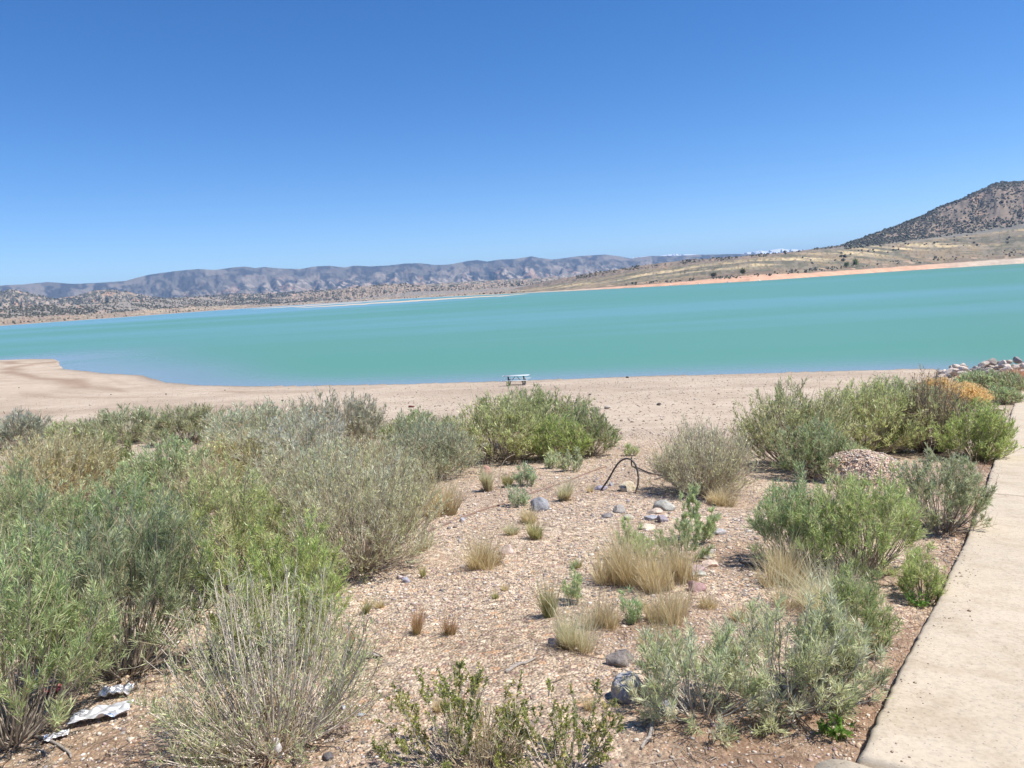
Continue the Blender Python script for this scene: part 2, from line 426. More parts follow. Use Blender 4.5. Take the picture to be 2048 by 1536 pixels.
TUFTS = [
 (833, 1268, 46, 58, 'rust', 'reddish tipped grass tuft left of its twin on the gravel'),
 (897, 1270, 46, 52, 'rust', 'reddish tipped grass tuft right of its twin on the gravel'),
 (703, 1292, 40, 40, 'rust', 'small green based tuft near the sparse grey fan'),
 (975, 1132, 90, 78, 'straw', 'wide straw coloured tuft beside the pale half buried rock'),
 (880, 1028, 90, 80, 'straw', 'blond tuft at the right edge of the left shrub mass'),
 (1130, 1002, 46, 46, 'blond', 'bright blond tuft right of the grey boulder'),
 (975, 982, 38, 48, 'blond', 'blond tuft below the reddish rock'),
 (1016, 974, 34, 30, 'green', 'small greenish tuft right of the reddish rock'),
 (1055, 1045, 62, 36, 'straw', 'low straw tuft just below the grey boulder'),
 (1070, 1078, 52, 46, 'green', 'olive tuft below the low straw one'),
 (1025, 1068, 50, 24, 'blond', 'flattened pale tuft in the middle gravel'),
 (1150, 1298, 120, 110, 'blond', 'large blond tuft with a dark green foot in the centre foreground'),
 (1198, 1255, 90, 80, 'straw', 'thin straw tuft behind the large blond one'),
 (1100, 1232, 60, 90, 'green', 'olive tuft with dry tips left of the green sprigs'),
 (1232, 1165, 110, 110, 'straw', 'tall straw grass clump left of the stone row'),
 (1300, 1175, 130, 115, 'straw', 'tall straw grass clump in the middle of the row of three'),
 (1360, 1165, 90, 100, 'straw', 'tall straw grass clump touching the stone row'),
 (1640, 1225, 200, 110, 'blond', 'big feathery blond grass clump left of the path'),
 (1565, 1170, 120, 100, 'straw', 'straw grass under the dark woody shrub'),
 (1700, 1215, 110, 95, 'blond', 'right wing of the feathery blond grass clump'),
 (1335, 1240, 100, 90, 'straw', 'straw tuft above the flat dark rock'),
 (1335, 1330, 75, 110, 'green', 'olive tuft between the flat dark rock and the silvery shrub'),
 (990, 1197, 30, 18, 'green', 'tiny green grass patch with pink stems on the gravel'),
 (846, 1156, 18, 26, 'green', 'tiny olive tuft near the bare stems of the pale fan'),
 (730, 1228, 34, 36, 'green', 'olive tuft under the edge of the sparse grey fan'),
 (850, 1100, 44, 30, 'straw', 'small straw tuft under the pale fanning stems'),
 (1155, 1135, 40, 18, 'green', 'faint green patch of grass in the open gravel'),
 (2006, 1003, 16, 9, 'green', 'tiny weed growing in the joint between two path slabs'),
 (1180, 985, 22, 14, 'straw', 'small straw tuft left of the purple slate'),
 (1010, 1180, 30, 16, 'straw', 'low straw scrap on the open gravel below the wide tuft'),
 (760, 1215, 40, 22, 'straw', 'flattened straw tuft near the edge of the grey fan'),
 (1415, 1215, 60, 34, 'straw', 'low straw tuft below the maroon stone'),
 (1480, 1240, 70, 36, 'straw', 'low straw tuft left of the feathery blond clump'),
 (1290, 1290, 50, 30, 'straw', 'thin straw tuft above the flat dark rock on its left'),
 (1180, 1420, 50, 36, 'straw', 'dry straw tuft left of the lichen boulder'),
 (445, 1540, 44, 75, 'straw', 'straw tuft at the bottom edge under the grey fan'),
 (880, 1420, 60, 50, 'straw', 'dry straw stems at the heart of the dark leaved shrub'),
 (1440, 1010, 90, 40, 'straw', 'straw grass in front of the pale twiggy shrub'),
]
PATCH_RED = [(2030, 764, 60, 26), (2046, 772, 40, 26), (1925, 762, 26, 12)]
ROCKS = [  # px py(foot) w h colour lichen label
 (1079, 1022, 42, 30, (.27, .27, .28), 0, 'grey rounded boulder on the open gravel'),
 (972, 950, 25, 22, (.42, .24, .19), 0, 'reddish rock below the round grey shrub'),
 (1257, 983, 36, 22, (.55, .47, .36), 1, 'cream block of rock under the bent hose'),
 (1242, 1026, 30, 19, (.32, .29, .26), 0, 'brownish grey stone left of the largest stone in the group'),
 (1330, 1022, 46, 24, (.34, .33, .29), 0, 'largest smooth grey stone in the stone group'),
 (1258, 1040, 24, 13, (.42, .38, .31), 0, 'greenish tan stone in the middle of the stone group'),
 (1303, 1041, 30, 14, (.33, .33, .35), 0, 'flat blue grey stone below the largest stone'),
 (1327, 1045, 24, 16, (.26, .23, .25), 0, 'dark purple grey stone below the largest stone'),
 (1312, 1028, 34, 12, (.45, .36, .29), 0, 'flat pinkish stone tucked against the largest stone'),
 (1296, 1060, 40, 12, (.56, .47, .36), 0, 'flat cream stone at the front of the stone group'),
 (1216, 1036, 26, 10, (.22, .20, .20), 0, 'dark flat stone at the left end of the stone group'),
 (1204, 980, 28, 10, (.30, .27, .31), 0, 'flat purple slate where the bent hose enters the gravel'),
 (1222, 972, 12, 9, (.38, .37, .38), 0, 'small grey cobble beside the purple slate'),
 (1420, 1118, 46, 20, (.34, .31, .27), 1, 'dark lichen patched stone at the top of the stone row'),
 (1424, 1134, 38, 15, (.52, .40, .32), 0, 'pinkish cream stone second in the stone row'),
 (1396, 1144, 44, 15, (.36, .27, .26), 0, 'flat mauve stone third in the stone row'),
 (1398, 1154, 42, 10, (.34, .33, .28), 0, 'thin grey green stone fourth in the stone row'),
 (1394, 1183, 42, 24, (.31, .20, .19), 0, 'maroon stone at the bottom of the stone row'),
 (1440, 1070, 30, 12, (.36, .34, .33), 0, 'grey stone right of the loose green sprigs'),
 (1244, 1333, 64, 34, (.22, .19, .17), 0, 'flat dark rock with a shaded overhang'),
 (1262, 1405, 76, 60, (.30, .30, .32), 1, 'round lichen spotted boulder under the silvery shrub'),
 (1335, 1432, 62, 30, (.20, .20, .21), 1, 'lichen spotted rock in the shade of the silvery shrub'),
 (1015, 1108, 38, 20, (.46, .36, .30), 0, 'pale half buried rock beside the wide straw tuft'),
 (1108, 1293, 34, 20, (.33, .28, .25), 0, 'grey brown rock at the foot of the large blond tuft'),
 (1987, 778, 22, 13, (.40, .28, .25), 0, 'pinkish rock at the foot of the round dark green shrub'),
 (925, 1042, 14, 8, (.32, .31, .32), 0, 'small grey stone beside the half buried pipe'),
 (1257, 1005, 9, 7, (.36, .34, .34), 0, 'small grey cobble below the cream block'),
 (792, 1425, 22, 12, (.52, .42, .32), 0, 'small cream stone on the sandy soil near the grey fan'),
 (684, 1420, 14, 11, (.38, .38, .40), 0, 'small blue grey stone left of the cream one'),
 (722, 1434, 18, 8, (.36, .38, .44), 0, 'small flat blue stone below the cream one'),
 (655, 1522, 26, 17, (.12, .11, .11), 0, 'black porous stone at the bottom edge'),
 (812, 1165, 20, 12, (.33, .32, .37), 0, 'bluish stone in front of the pale fanning stems'),
 (800, 1158, 20, 9, (.46, .38, .37), 0, 'pinkish flat stone beside the bluish stone'),
]
shrub_pos = [hit(s[1], min(s[2], 1700)) for s in SHRUBS]

# ----------------------------------------------------------------- path
path_edge_px = [(1716, 1516), (1790, 1362), (1872, 1205), (1916, 1110), (1950, 1032), (1968, 985), (1990, 915), (2006, 865), (2020, 818), (2032, 783), (2046, 752)]
pe = np.array([hit(*p, .085)[:2] for p in path_edge_px])
# smooth polyline with arclength
seg = np.r_[0, np.cumsum(np.linalg.norm(np.diff(pe, axis=0), axis=1))]
def pe_at(s):
    return np.stack([np.interp(s, seg, pe[:, 0]), np.interp(s, seg, pe[:, 1])], -1)
def pe_dir(s):
    d = pe_at(np.minimum(s + 0.6, seg[-1])) - pe_at(np.maximum(s - 0.6, 0)); return unit(d)
def path_signed(x, y):
    """signed distance to the path's left edge (positive = on the path)"""
    ss = np.linspace(0, seg[-1], 160); P = pe_at(ss); T = pe_dir(ss)
    dx = x[:, None] - P[None, :, 0]; dy = y[:, None] - P[None, :, 1]
    i = np.argmin(dx * dx + dy * dy, axis=1); k = np.arange(len(x))
    return dx[k, i] * T[i, 1] - dy[k, i] * T[i, 0]
SLAB_T = 0.085
def slab(s0, s1, w, name='path', x_off=0.0, n_seed=1):
    n = max(8, int((s1 - s0) / 0.06)); mcr = 24
    s = np.linspace(s0, s1, n); P = pe_at(s); T = pe_dir(s); Nn = np.stack([T[:, 1], -T[:, 0]], -1)
    u = np.linspace(0, 1, mcr) ** 1.6 * w
    jit = 0.03 * (fbm(s * 1.1, s * 0 + n_seed, 5, 3, .65) - .5) + 0.012 * (vnoise(s * 19, s * 0, 9) - .5)
    X = P[:, None, :] + Nn[:, None, :] * (u[None, :, None] + x_off + jit[:, None, None] * (1 - u[None, :, None] / w))
    Z = hfun(X[..., 0], X[..., 1]) + SLAB_T - 0.012 * np.exp(-u[None, :] / 0.012)
    top = np.concatenate([X, Z[..., None]], -1).reshape(-1, 3)
    bot = top - [0, 0, 0.16]
    V = np.concatenate([top, bot]); idx = np.arange(n * mcr).reshape(n, mcr); o = n * mcr
    q = np.stack([idx[:-1, :-1], idx[:-1, 1:], idx[1:, 1:], idx[1:, :-1]], -1).reshape(-1, 4)
    ring = np.r_[idx[0, :], idx[1:, -1], idx[-1, -2::-1], idx[-2:0:-1, 0]]
    rn = np.roll(ring, -1)
    side = np.stack([ring, ring + o, rn + o, rn], -1)
    ob = mk_mesh(name, V, [q, side, q[:, ::-1] + o], M_CONC)
    tag(ob, kind='structure'); return ob
def s_at_py(py):
    q = hit(np.interp(-py, [-p[1] for p in path_edge_px], [p[0] for p in path_edge_px]), py)
    return float(seg[-1] * 0 + np.interp(q[1], pe[:, 1], seg))
j1, j2, j3 = s_at_py(1000), s_at_py(862), s_at_py(785)
slab(0.0, j1 - .02, 2.6, n_seed=1); slab(j1 + .02, j2 - .015, 2.6, n_seed=2); slab(j2 + .015, j3 - .06, 2.6, n_seed=3, x_off=.06); slab(j3 + .06, seg[-1], 2.6, n_seed=4, x_off=-.05)
# nearer slab whose rounded corner shows at the bottom edge
def near_slab():
    a = hit(1700, 1522, .075)[:2]
    T = pe_dir(np.array([0.2]))[0]; Nn = np.array([T[1], -T[0]])
    c = a
    ang = np.linspace(0, 1, 9)
    rc = 0.10
    pts = [c - T * 2.2 - Nn * .10]
    for t in np.linspace(0, math.pi / 2, 8):   # rounded corner
        pts.append(c - Nn * .10 - T * 0.10 + Nn * (rc - rc * math.cos(t)) + T * rc * math.sin(t))
    e0 = pe_at(np.array([0.0]))[0]
    pts += [e0 - T * .03 + Nn * .06, e0 - T * .10 + Nn * 2.6, e0 - T * 2.3 + Nn * 2.6]
    pts = np.array(pts)
    z = hfun(pts[:, 0], pts[:, 1]) + SLAB_T - .01
    n = len(pts)
    V = np.concatenate([np.c_[pts, z], np.c_[pts, z - .15]])
    r_ = np.arange(n); rn = np.roll(r_, -1)
    ob = mk_mesh('path', V, [r_[None, ::-1], np.stack([r_, rn, rn + n, r_ + n], -1)], M_CONC)
    tag(ob, kind='structure')
near_slab()

# ----------------------------------------------------------------- ground sheet
BROWN = [(hit(1520, 1490), .55), (hit(1650, 1420), .4), (hit(230, 1500), .5), (hit(480, 1520), .35), (hit(1300, 1250), .5), (hit(1480, 1100), .6), (hit(1640, 1010), .7)]
def brown_zone(x, y):
    m = np.zeros(np.shape(x))
    for p, w in BROWN: m = np.maximum(m, np.exp(-((x - p[0]) ** 2 + (y - p[1]) ** 2) / w ** 2))
    return m
def build_ground():
    az = np.unique(np.concatenate([np.linspace(-math.pi, -.75, 60), np.linspace(-.75, .75, 640), np.linspace(.75, math.pi, 60)]))
    rr = np.concatenate([[0.25], np.geomspace(0.8, 12, 190), np.geomspace(12.2, 300, 220), np.geomspace(320, 21000, 24)])
    A, R = np.meshgrid(az, rr)
    X = R * np.sin(A); Y = R * np.cos(A); dsh = shore_sd(X, Y); Z = hfun(X, Y, dsh)
    gv = (1 - sstep(15.5, 18.5, R + 3 * (fbm(X * .3, Y * .3, 3, 8) - .5))) * (np.abs(A) < 1.2)
    beach = np.array([.47, .392, .302]); gravc = np.array([.59, .52, .415])
    C = beach * np.ones(X.shape + (1,)); C = mixc(C, gravc, gv)
    n = fbm(X * .15, Y * .15, 4, 31)
    C = mixc(C, np.array([.36, .285, .215]), 0.5 * sstep(.5, .7, n) * (1 - gv))
    C = mixc(C, np.array([.40, .325, .25]), 0.45 * sstep(.5, .7, fbm(X * .5, Y * .5, 4, 77)) * gv)
    # strand lines on the left beach
    left = 1 - sstep(-.36, -.22, A)
    for off, wd, st, sd in ((9, 1.6, .75, 1), (17, 1.2, .4, 2), (30, 3.0, .35, 3), (48, 3.0, .3, 4)):
        d = dsh - off - 7 * (fbm(A * 14, A * 0, 3, sd) - .5)
        C = mixc(C, np.array([.27, .185, .125]), st * np.exp(-(d / wd) ** 2) * left * sstep(.35, .6, fbm(A * 18 + sd, A * 0, 3, sd + 50)))
    for off in (2.2, 4.5, 8, 13):
        d = dsh - off - 2 * (fbm(A * 20, A * 0 + off, 3, 4) - .5)
        C = mixc(C, np.array([.33, .255, .19]), .3 * np.exp(-(d / .5) ** 2) * sstep(.4, .6, fbm(A * 30, A * 0 + off, 3, 6)))
    wet = np.exp(-np.clip(dsh - .5, 0, None) / .9) * (dsh > -1)
    C = mixc(C, np.array([.22, .175, .14]), .7 * wet)
    C = np.where((dsh < 0)[..., None], np.array([.2, .2, .17]), C)
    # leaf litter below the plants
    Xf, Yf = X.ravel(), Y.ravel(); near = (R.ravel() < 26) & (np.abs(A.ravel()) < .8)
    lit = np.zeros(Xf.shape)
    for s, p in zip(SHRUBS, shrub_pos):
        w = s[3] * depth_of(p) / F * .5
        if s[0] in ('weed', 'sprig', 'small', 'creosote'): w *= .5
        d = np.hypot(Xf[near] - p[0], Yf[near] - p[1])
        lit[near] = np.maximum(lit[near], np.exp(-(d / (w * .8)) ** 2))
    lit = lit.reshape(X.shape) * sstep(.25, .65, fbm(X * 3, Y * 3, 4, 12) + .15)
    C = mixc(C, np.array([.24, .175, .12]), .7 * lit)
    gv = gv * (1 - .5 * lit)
    # reddish dry grass soil along the path and in the lower right
    pd = np.full(Xf.shape, 99.0); pd[near] = path_signed(Xf[near], Yf[near])
    pd = pd.reshape(X.shape)
    red = np.exp(-np.clip(-pd, 0, None) / .5) * (R < 22) * sstep(.3, .6, fbm(X * 2, Y * 2, 4, 21) + .1)
    C = mixc(C, np.array([.29, .185, .125]), .75 * red)
    bz = brown_zone(X, Y) * sstep(.3, .55, fbm(X * 4, Y * 4, 4, 29) + .1)
    C = mixc(C, np.array([.27, .18, .12]), .75 * bz); gv = gv * (1 - .4 * bz)
    sand = np.exp(-((X + .45) / .35) ** 2 - ((Y - 2.5) / .5) ** 2)
    C = mixc(C, np.array([.36, .26, .18]), .7 * sand); gv = gv * (1 - .75 * sand) * (1 - .6 * red)
    V = np.stack([X, Y, Z], -1).reshape(-1, 3)
    nr, na = X.shape; idx = np.arange(nr * na).reshape(nr, na)
    q = np.stack([idx[:-1, :-1], idx[:-1, 1:], idx[1:, 1:], idx[1:, :-1]], -1).reshape(-1, 4)[:, ::-1]
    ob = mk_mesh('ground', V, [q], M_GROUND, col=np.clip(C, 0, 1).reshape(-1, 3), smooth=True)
    a = ob.data.attributes.new('gravel', 'FLOAT', 'POINT'); a.data.foreach_set('value', gv.ravel().astype(np.float32))
    tag(ob, kind='structure')
build_ground()

def build_water():
    az = np.linspace(-1.5, 1.5, 500); rr = np.concatenate([np.geomspace(35, 300, 180), np.geomspace(310, 6000, 60)])
    A, R = np.meshgrid(az, rr); X = R * np.sin(A); Y = R * np.cos(A)
    d = np.clip(-shore_sd(X, Y), 0, None)
    wid = 6 + 12 * (1 - sstep(-.48, -.22, A)) * sstep(-.62, -.5, A)
    sh = np.exp(-(d / wid) ** 1.3) * .8
    V = np.stack([X, Y, np.full_like(X, WATER)], -1).reshape(-1, 3)
    nr, na = X.shape; idx = np.arange(nr * na).reshape(nr, na)
    q = np.stack([idx[:-1, :-1], idx[:-1, 1:], idx[1:, 1:], idx[1:, :-1]], -1).reshape(-1, 4)[:, ::-1]
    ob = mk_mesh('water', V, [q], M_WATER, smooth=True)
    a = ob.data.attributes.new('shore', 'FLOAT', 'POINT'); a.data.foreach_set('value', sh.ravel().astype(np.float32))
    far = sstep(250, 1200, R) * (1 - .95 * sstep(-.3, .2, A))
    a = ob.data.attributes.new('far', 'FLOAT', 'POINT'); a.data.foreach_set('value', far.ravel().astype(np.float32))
    tag(ob, kind='structure')
build_water()

# ----------------------------------------------------------------- far land
def prof(pxs):
    a = [az_te(*p) for p in pxs]
    return np.array([x[0] for x in a]), np.array([x[1] for x in a])
def hor(x): return 642 - .061 * x

class Layer:
    def __init__(s, pxs, r_base, r_crest, r_back, zbase, power=1.3, gul=0.0, gul_k=120, rough=0.0, seed=0, apron=None, r_apron=None):
        s.pa, s.pt = prof(pxs); s.rb = r_base; s.rc = r_crest; s.rk = r_back; s.zb = zbase; s.pw = power
        s.gul = gul; s.gk = gul_k; s.rough = rough; s.seed = seed; s.apron = prof(apron) if apron else None; s.ra = r_apron
    def z(s, A, R):
        te = np.interp(A, s.pa, s.pt)
        rb = s.rb(A) if callable(s.rb) else s.rb
        rc = s.rc(A) if callable(s.rc) else s.rc
        zc = 1.6 + te * rc
        zb = s.zb
        if s.apron is not None:
            ra = s.ra(A) if callable(s.ra) else s.ra
            za = 1.6 + np.interp(A, *s.apron) * ra
            za = np.minimum(za, zc)
            t1 = np.clip((R - rb) / (ra - rb), 0, 1)
            z1 = zb + (za - zb) * (0.25 * sstep(0, .06, t1) * .2 + (1 - .05) * t1 ** 1.15)
            t2 = np.clip((R - ra) / (rc - ra), 0, 1)
            z2 = za + (zc - za) * np.sin(t2 * math.pi / 2) ** 1.15
            z = np.where(R < ra, z1, z2); t = t2
        else:
            t = np.clip((R - rb) / (rc - rb), 0, 1)
            z = zb + (zc - zb) * t ** s.pw
        back = np.clip((R - rc) / (s.rk - rc), 0, 1)
        z = np.where(R > rc, zc + (zb - 5 - zc) * back ** 1.2, z)
        env = np.clip(np.sin(np.clip(t, 0, 1) * math.pi), 0, 1) ** 1.1 * (R <= rc)
        g = np.abs(fbm(A * s.gk, R / s.rc_mean() * 3.0, 4, s.seed) - .5) * 2
        z = z - s.gul * (1 - g) * env * np.maximum(zc - zb, 0)
        z = z + s.rough * (fbm(A * s.gk * 5, R / s.rc_mean() * 40, 4, s.seed + 3) - .5) * np.clip(t * 3, 0, 1) * (R <= rc) * np.clip((1 - t) * 5, .08, 1) * np.clip((zc - zb) / 30, 0, 1)
        return z
    def rc_mean(s): return float(np.mean(s.rc(np.zeros(1)))) if callable(s.rc) else s.rc

def layer_mesh(name, lay, a0, a1, da, rows_front, rows_back, colfun):
    na = int((a1 - a0) / da); az = np.linspace(a0, a1, na)
    tf = np.linspace(0, 1, rows_front); tb = np.linspace(0, 1, rows_back + 1)[1:]
    rb = lay.rb(az) if callable(lay.rb) else np.full(na, lay.rb); rc = lay.rc(az) if callable(lay.rc) else np.full(na, lay.rc)
    R = np.concatenate([rb[None] + (rc - rb)[None] * tf[:, None], rc[None] + (lay.rk - rc)[None] * tb[:, None]])
    A = np.broadcast_to(az, R.shape)
    Z = lay.z(A, R)
    C = colfun(A, R, Z, (R - rb[None]) / (rc - rb)[None])
    V = np.stack([R * np.sin(A), R * np.cos(A), Z], -1).reshape(-1, 3)
    nr = R.shape[0]; idx = np.arange(nr * na).reshape(nr, na)
    q = np.stack([idx[:-1, :-1], idx[:-1, 1:], idx[1:, 1:], idx[1:, :-1]], -1).reshape(-1, 4)[:, ::-1]
    ob = mk_mesh(name, V, [q], M_FAR, col=np.clip(C, 0.01, 1).reshape(-1, 3), smooth=True)
    return tag(ob, kind='structure')

P2A = lambda x: az_te(x, hor(x))[0]
# far shore distance along azimuth
fs_px = [(-600, 1500), (0, 1650), (250, 2000), (480, 2900), (600, 3000), (800, 2900), (900, 2300), (1000, 1750), (1130, 1400), (1270, 1260), (1400, 1180), (1500, 1150), (1600, 1220), (1700, 1360), (1850, 1550), (2048, 1650), (2600, 1500)]
fsa = np.array([P2A(p[0]) for p in fs_px]); fsr = np.array([p[1] for p in fs_px], float)
def far_shore(A): return np.interp(A, fsa, fsr) * (1 + .02 * (fbm(A * 60, A * 0, 3, 3) - .5))

# 1. left and middle shore plain with juniper slope
L_SHORE = Layer([(-900, 660), (-300, 625), (0, 613), (60, 612), (130, 610), (200, 607), (260, 603), (330, 598), (400, 594), (470, 596), (560, 600), (620, 596), (700, 592), (760, 586), (840, 583), (900, 582), (1000, 576), (1100, 566), (1250, 556), (1500, 545), (2600, 470)],
                far_shore, lambda A: far_shore(A) + 900, 6000, -6.9, 1.25, 0.10, 140, 6, 11)
def c_shore(A, R, Z, t):
    d = R - far_shore(A)
    n = fbm(A * 260, R / 40, 4, 5); n2 = fbm(A * 70, R / 120, 3, 9)
    C = np.array([.30, .23, .165]) * np.ones(A.shape + (1,))
    C = mixc(C, [.44, .35, .23], sstep(.45, .62, n2) * .8)
    C = mixc(C, [.22, .19, .14], sstep(.5, .65, n) * .8)
    C = mixc(C, [.26, .235, .2], sstep(.3, .6, t) * .8)
    C = mixc(C, [.40, .27, .19], sstep(.58, .7, fbm(A * 180, R / 60, 3, 44)) * .6)
    C = mixc(C, [.27, .17, .12], .8 * np.exp(-((t - .06) / .035) ** 2) * sstep(.35, .5, n2))
    k_ = .014 + .05 * sstep(P2A(380), P2A(560), A)
    C = mixc(C, [.60, .47, .34], 1 - sstep(k_, k_ + .03, t + .015 * (n - .5)))
    return C
layer_mesh('shore_hill', L_SHORE, -.98, P2A(1500), .0006, 90, 6, c_shore)

# 2. tan middle hills behind the bay
L_TAN = Layer([(-900, 700), (380, 612), (520, 600), (600, 590), (660, 581), (720, 573), (760, 569), (810, 567), (840, 570), (880, 573), (930, 568), (1000, 566), (1080, 562), (1200, 556), (1700, 540), (2600, 490)],
              3300, 4000, 6000, -6.5, 1.0, 0.2, 110, 14, 23)
def c_tan(A, R, Z, t):
    n = fbm(A * 300, R / 50, 4, 15)
    C = np.array([.36, .275, .20]) * np.ones(A.shape + (1,))
    C = mixc(C, [.28, .225, .17], sstep(.45, .6, n))
    C = mixc(C, [.12, .11, .08], sstep(.55, .62, fbm(A * 700, R / 30, 3, 19)) * .7)
    return C
layer_mesh('tan_hill', L_TAN, P2A(350), P2A(1700), .0006, 60, 6, c_tan)

# 3. left foothills with pale outcrops
L_FOOT = Layer([(-900, 620), (-300, 600), (-60, 588), (0, 584), (20, 578), (45, 583), (75, 590), (110, 597), (150, 592), (190, 581), (225, 579), (260, 585), (300, 593), (340, 597), (400, 592), (480, 588), (560, 586), (640, 580), (700, 578), (800, 572), (950, 562), (1100, 555), (1300, 545), (1700, 530), (2600, 480)],
               3600, 5200, 7500, -6, .95, 0.3, 85, 26, 37)
def c_foot(A, R, Z, t):
    n = fbm(A * 240, R / 130, 4, 25); o = fbm(A * 420 + R / 300, R / 60 + A * 60, 4, 27)
    C = np.array([.13, .12, .085]) * np.ones(A.shape + (1,))
    C = mixc(C, [.33, .26, .19], sstep(.5, .62, n) * .8)
    C = mixc(C, [.42, .345, .26], sstep(.54, .64, o) * .85)
    C = mixc(C, [.46, .29, .19], sstep(.66, .72, fbm(A * 120, R / 200, 3, 28)) * .8)
    C = mixc(C, [.40, .33, .24], 1 - sstep(.03, .2, t))
    return C
layer_mesh('foothill', L_FOOT, -.98, P2A(1700), .0006, 80, 6, c_foot)

# 4. the blue mountain range
L_MTN = Layer([(-900, 640), (-400, 600), (-150, 580), (0, 571), (45, 569), (95, 564), (150, 568), (190, 566), (250, 562), (275, 555), (300, 549), (360, 541), (400, 538), (430, 540), (465, 535), (490, 533), (510, 536), (530, 534), (560, 537), (600, 538), (630, 533), (660, 531.5), (690, 535), (710, 531), (740, 533), (775, 531), (810, 527), (840, 526.5), (870, 530), (900, 529), (935, 522), (955, 520), (975, 523), (1000, 519), (1030, 518), (1048, 515), (1063, 512.5), (1080, 516), (1105, 519), (1130, 516), (1160, 512), (1210, 509), (1235, 512), (1262, 517), (1300, 512), (1350, 512), (1395, 509.5), (1470, 508), (1560, 508), (1640, 503), (1800, 500), (2100, 490), (2600, 470)],
              6500, 11000, 15000, 0, .8, 0.30, 34, 45, 51)
def c_mtn(A, R, Z, t):
    n = fbm(A * 130, R / 500, 4, 35); o = fbm(A * 170 + R / 900, R / 260, 4, 41)
    C = np.array([.075, .075, .07]) * np.ones(A.shape + (1,))
    C = mixc(C, [.16, .145, .12], sstep(.45, .6, n))
    C = mixc(C, [.27, .23, .18], sstep(.6, .68, fbm(A * 50, R / 900, 3, 39)) * .8)
    cl = np.exp(-((t - .45) / .28) ** 2) * sstep(P2A(300), P2A(600), A) + .35 * np.exp(-((t - .35) / .25) ** 2)
    C = mixc(C, [.50, .41, .32], np.clip(sstep(.57, .68, o) * cl, 0, 1) * .75)
    C = mixc(C, [.50, .31, .21], np.clip(sstep(.6, .68, fbm(A * 110, R / 350, 3, 47)) * cl, 0, 1) * .45)
    return C
layer_mesh('mountain', L_MTN, -.98, P2A(2300), .0007, 110, 8, c_mtn)

# 5. snow peaks
L_SNOW = Layer([(-900, 720), (900, 575), (1150, 545), (1225, 522), (1255, 517), (1275, 514), (1292, 512.5), (1310, 513), (1330, 510), (1345, 508), (1352, 507.5), (1365, 509), (1385, 508.5), (1400, 510), (1440, 512), (1475, 509), (1492, 505), (1505, 504), (1520, 501), (1530, 502.5), (1548, 499), (1562, 497), (1575, 499), (1590, 498.5), (1605, 500), (1625, 499), (1700, 503), (1900, 520), (2600, 520)],
               14500, 18500, 20500, 0, 1.0, 0.2, 160, 60, 61)
def c_snow(A, R, Z, t):
    te = np.interp(A, L_SNOW.pa, L_SNOW.pt)
    n = fbm(A * 420, R / 400, 4, 65)
    C = np.array([.11, .12, .13]) * np.ones(A.shape + (1,))
    C = mixc(C, [.9, .92, .95], sstep(.5, .62, n + 1.9 * (t - .86)) * .9)
    return C
layer_mesh('snow_mountain', L_SNOW, P2A(800), P2A(2300), .0004, 90, 8, c_snow)

# 6. right peninsula and hill
def r_apr(A): return far_shore(A) + lerp(420, 560, sstep(P2A(1500), P2A(2000), A))
def r_pen(A): return far_shore(A) + lerp(620, 1150, sstep(P2A(1500), P2A(2000), A))
L_PEN = Layer([(850, 600), (960, 588), (1020, 579), (1060, 570), (1120, 558), (1180, 547), (1240, 538), (1290, 530), (1330, 525), (1380, 519.5), (1430, 516.5), (1470, 514), (1520, 508.5), (1560, 506), (1600, 501.5), (1640, 496.5), (1680, 491), (1700, 486), (1725, 477), (1760, 465), (1790, 453), (1820, 441.5), (1850, 430), (1875, 415), (1900, 407), (1925, 399), (1945, 387), (1965, 380), (1985, 369), (2000, 366), (2020, 365), (2048, 363), (2120, 352), (2250, 360), (2400, 400), (2600, 430)],
              far_shore, r_pen, 5200, -6.9, 1.1, 0.05, 90, 5, 71,
              apron=[(850, 602), (960, 592), (1060, 578), (1180, 560), (1290, 540), (1400, 528), (1500, 517), (1600, 505), (1680, 495), (1760, 486), (1850, 477), (1950, 466), (2048, 452), (2300, 430), (2600, 440)], r_apron=r_apr)
L_PEN.gul = .08; L_PEN.gk = 42
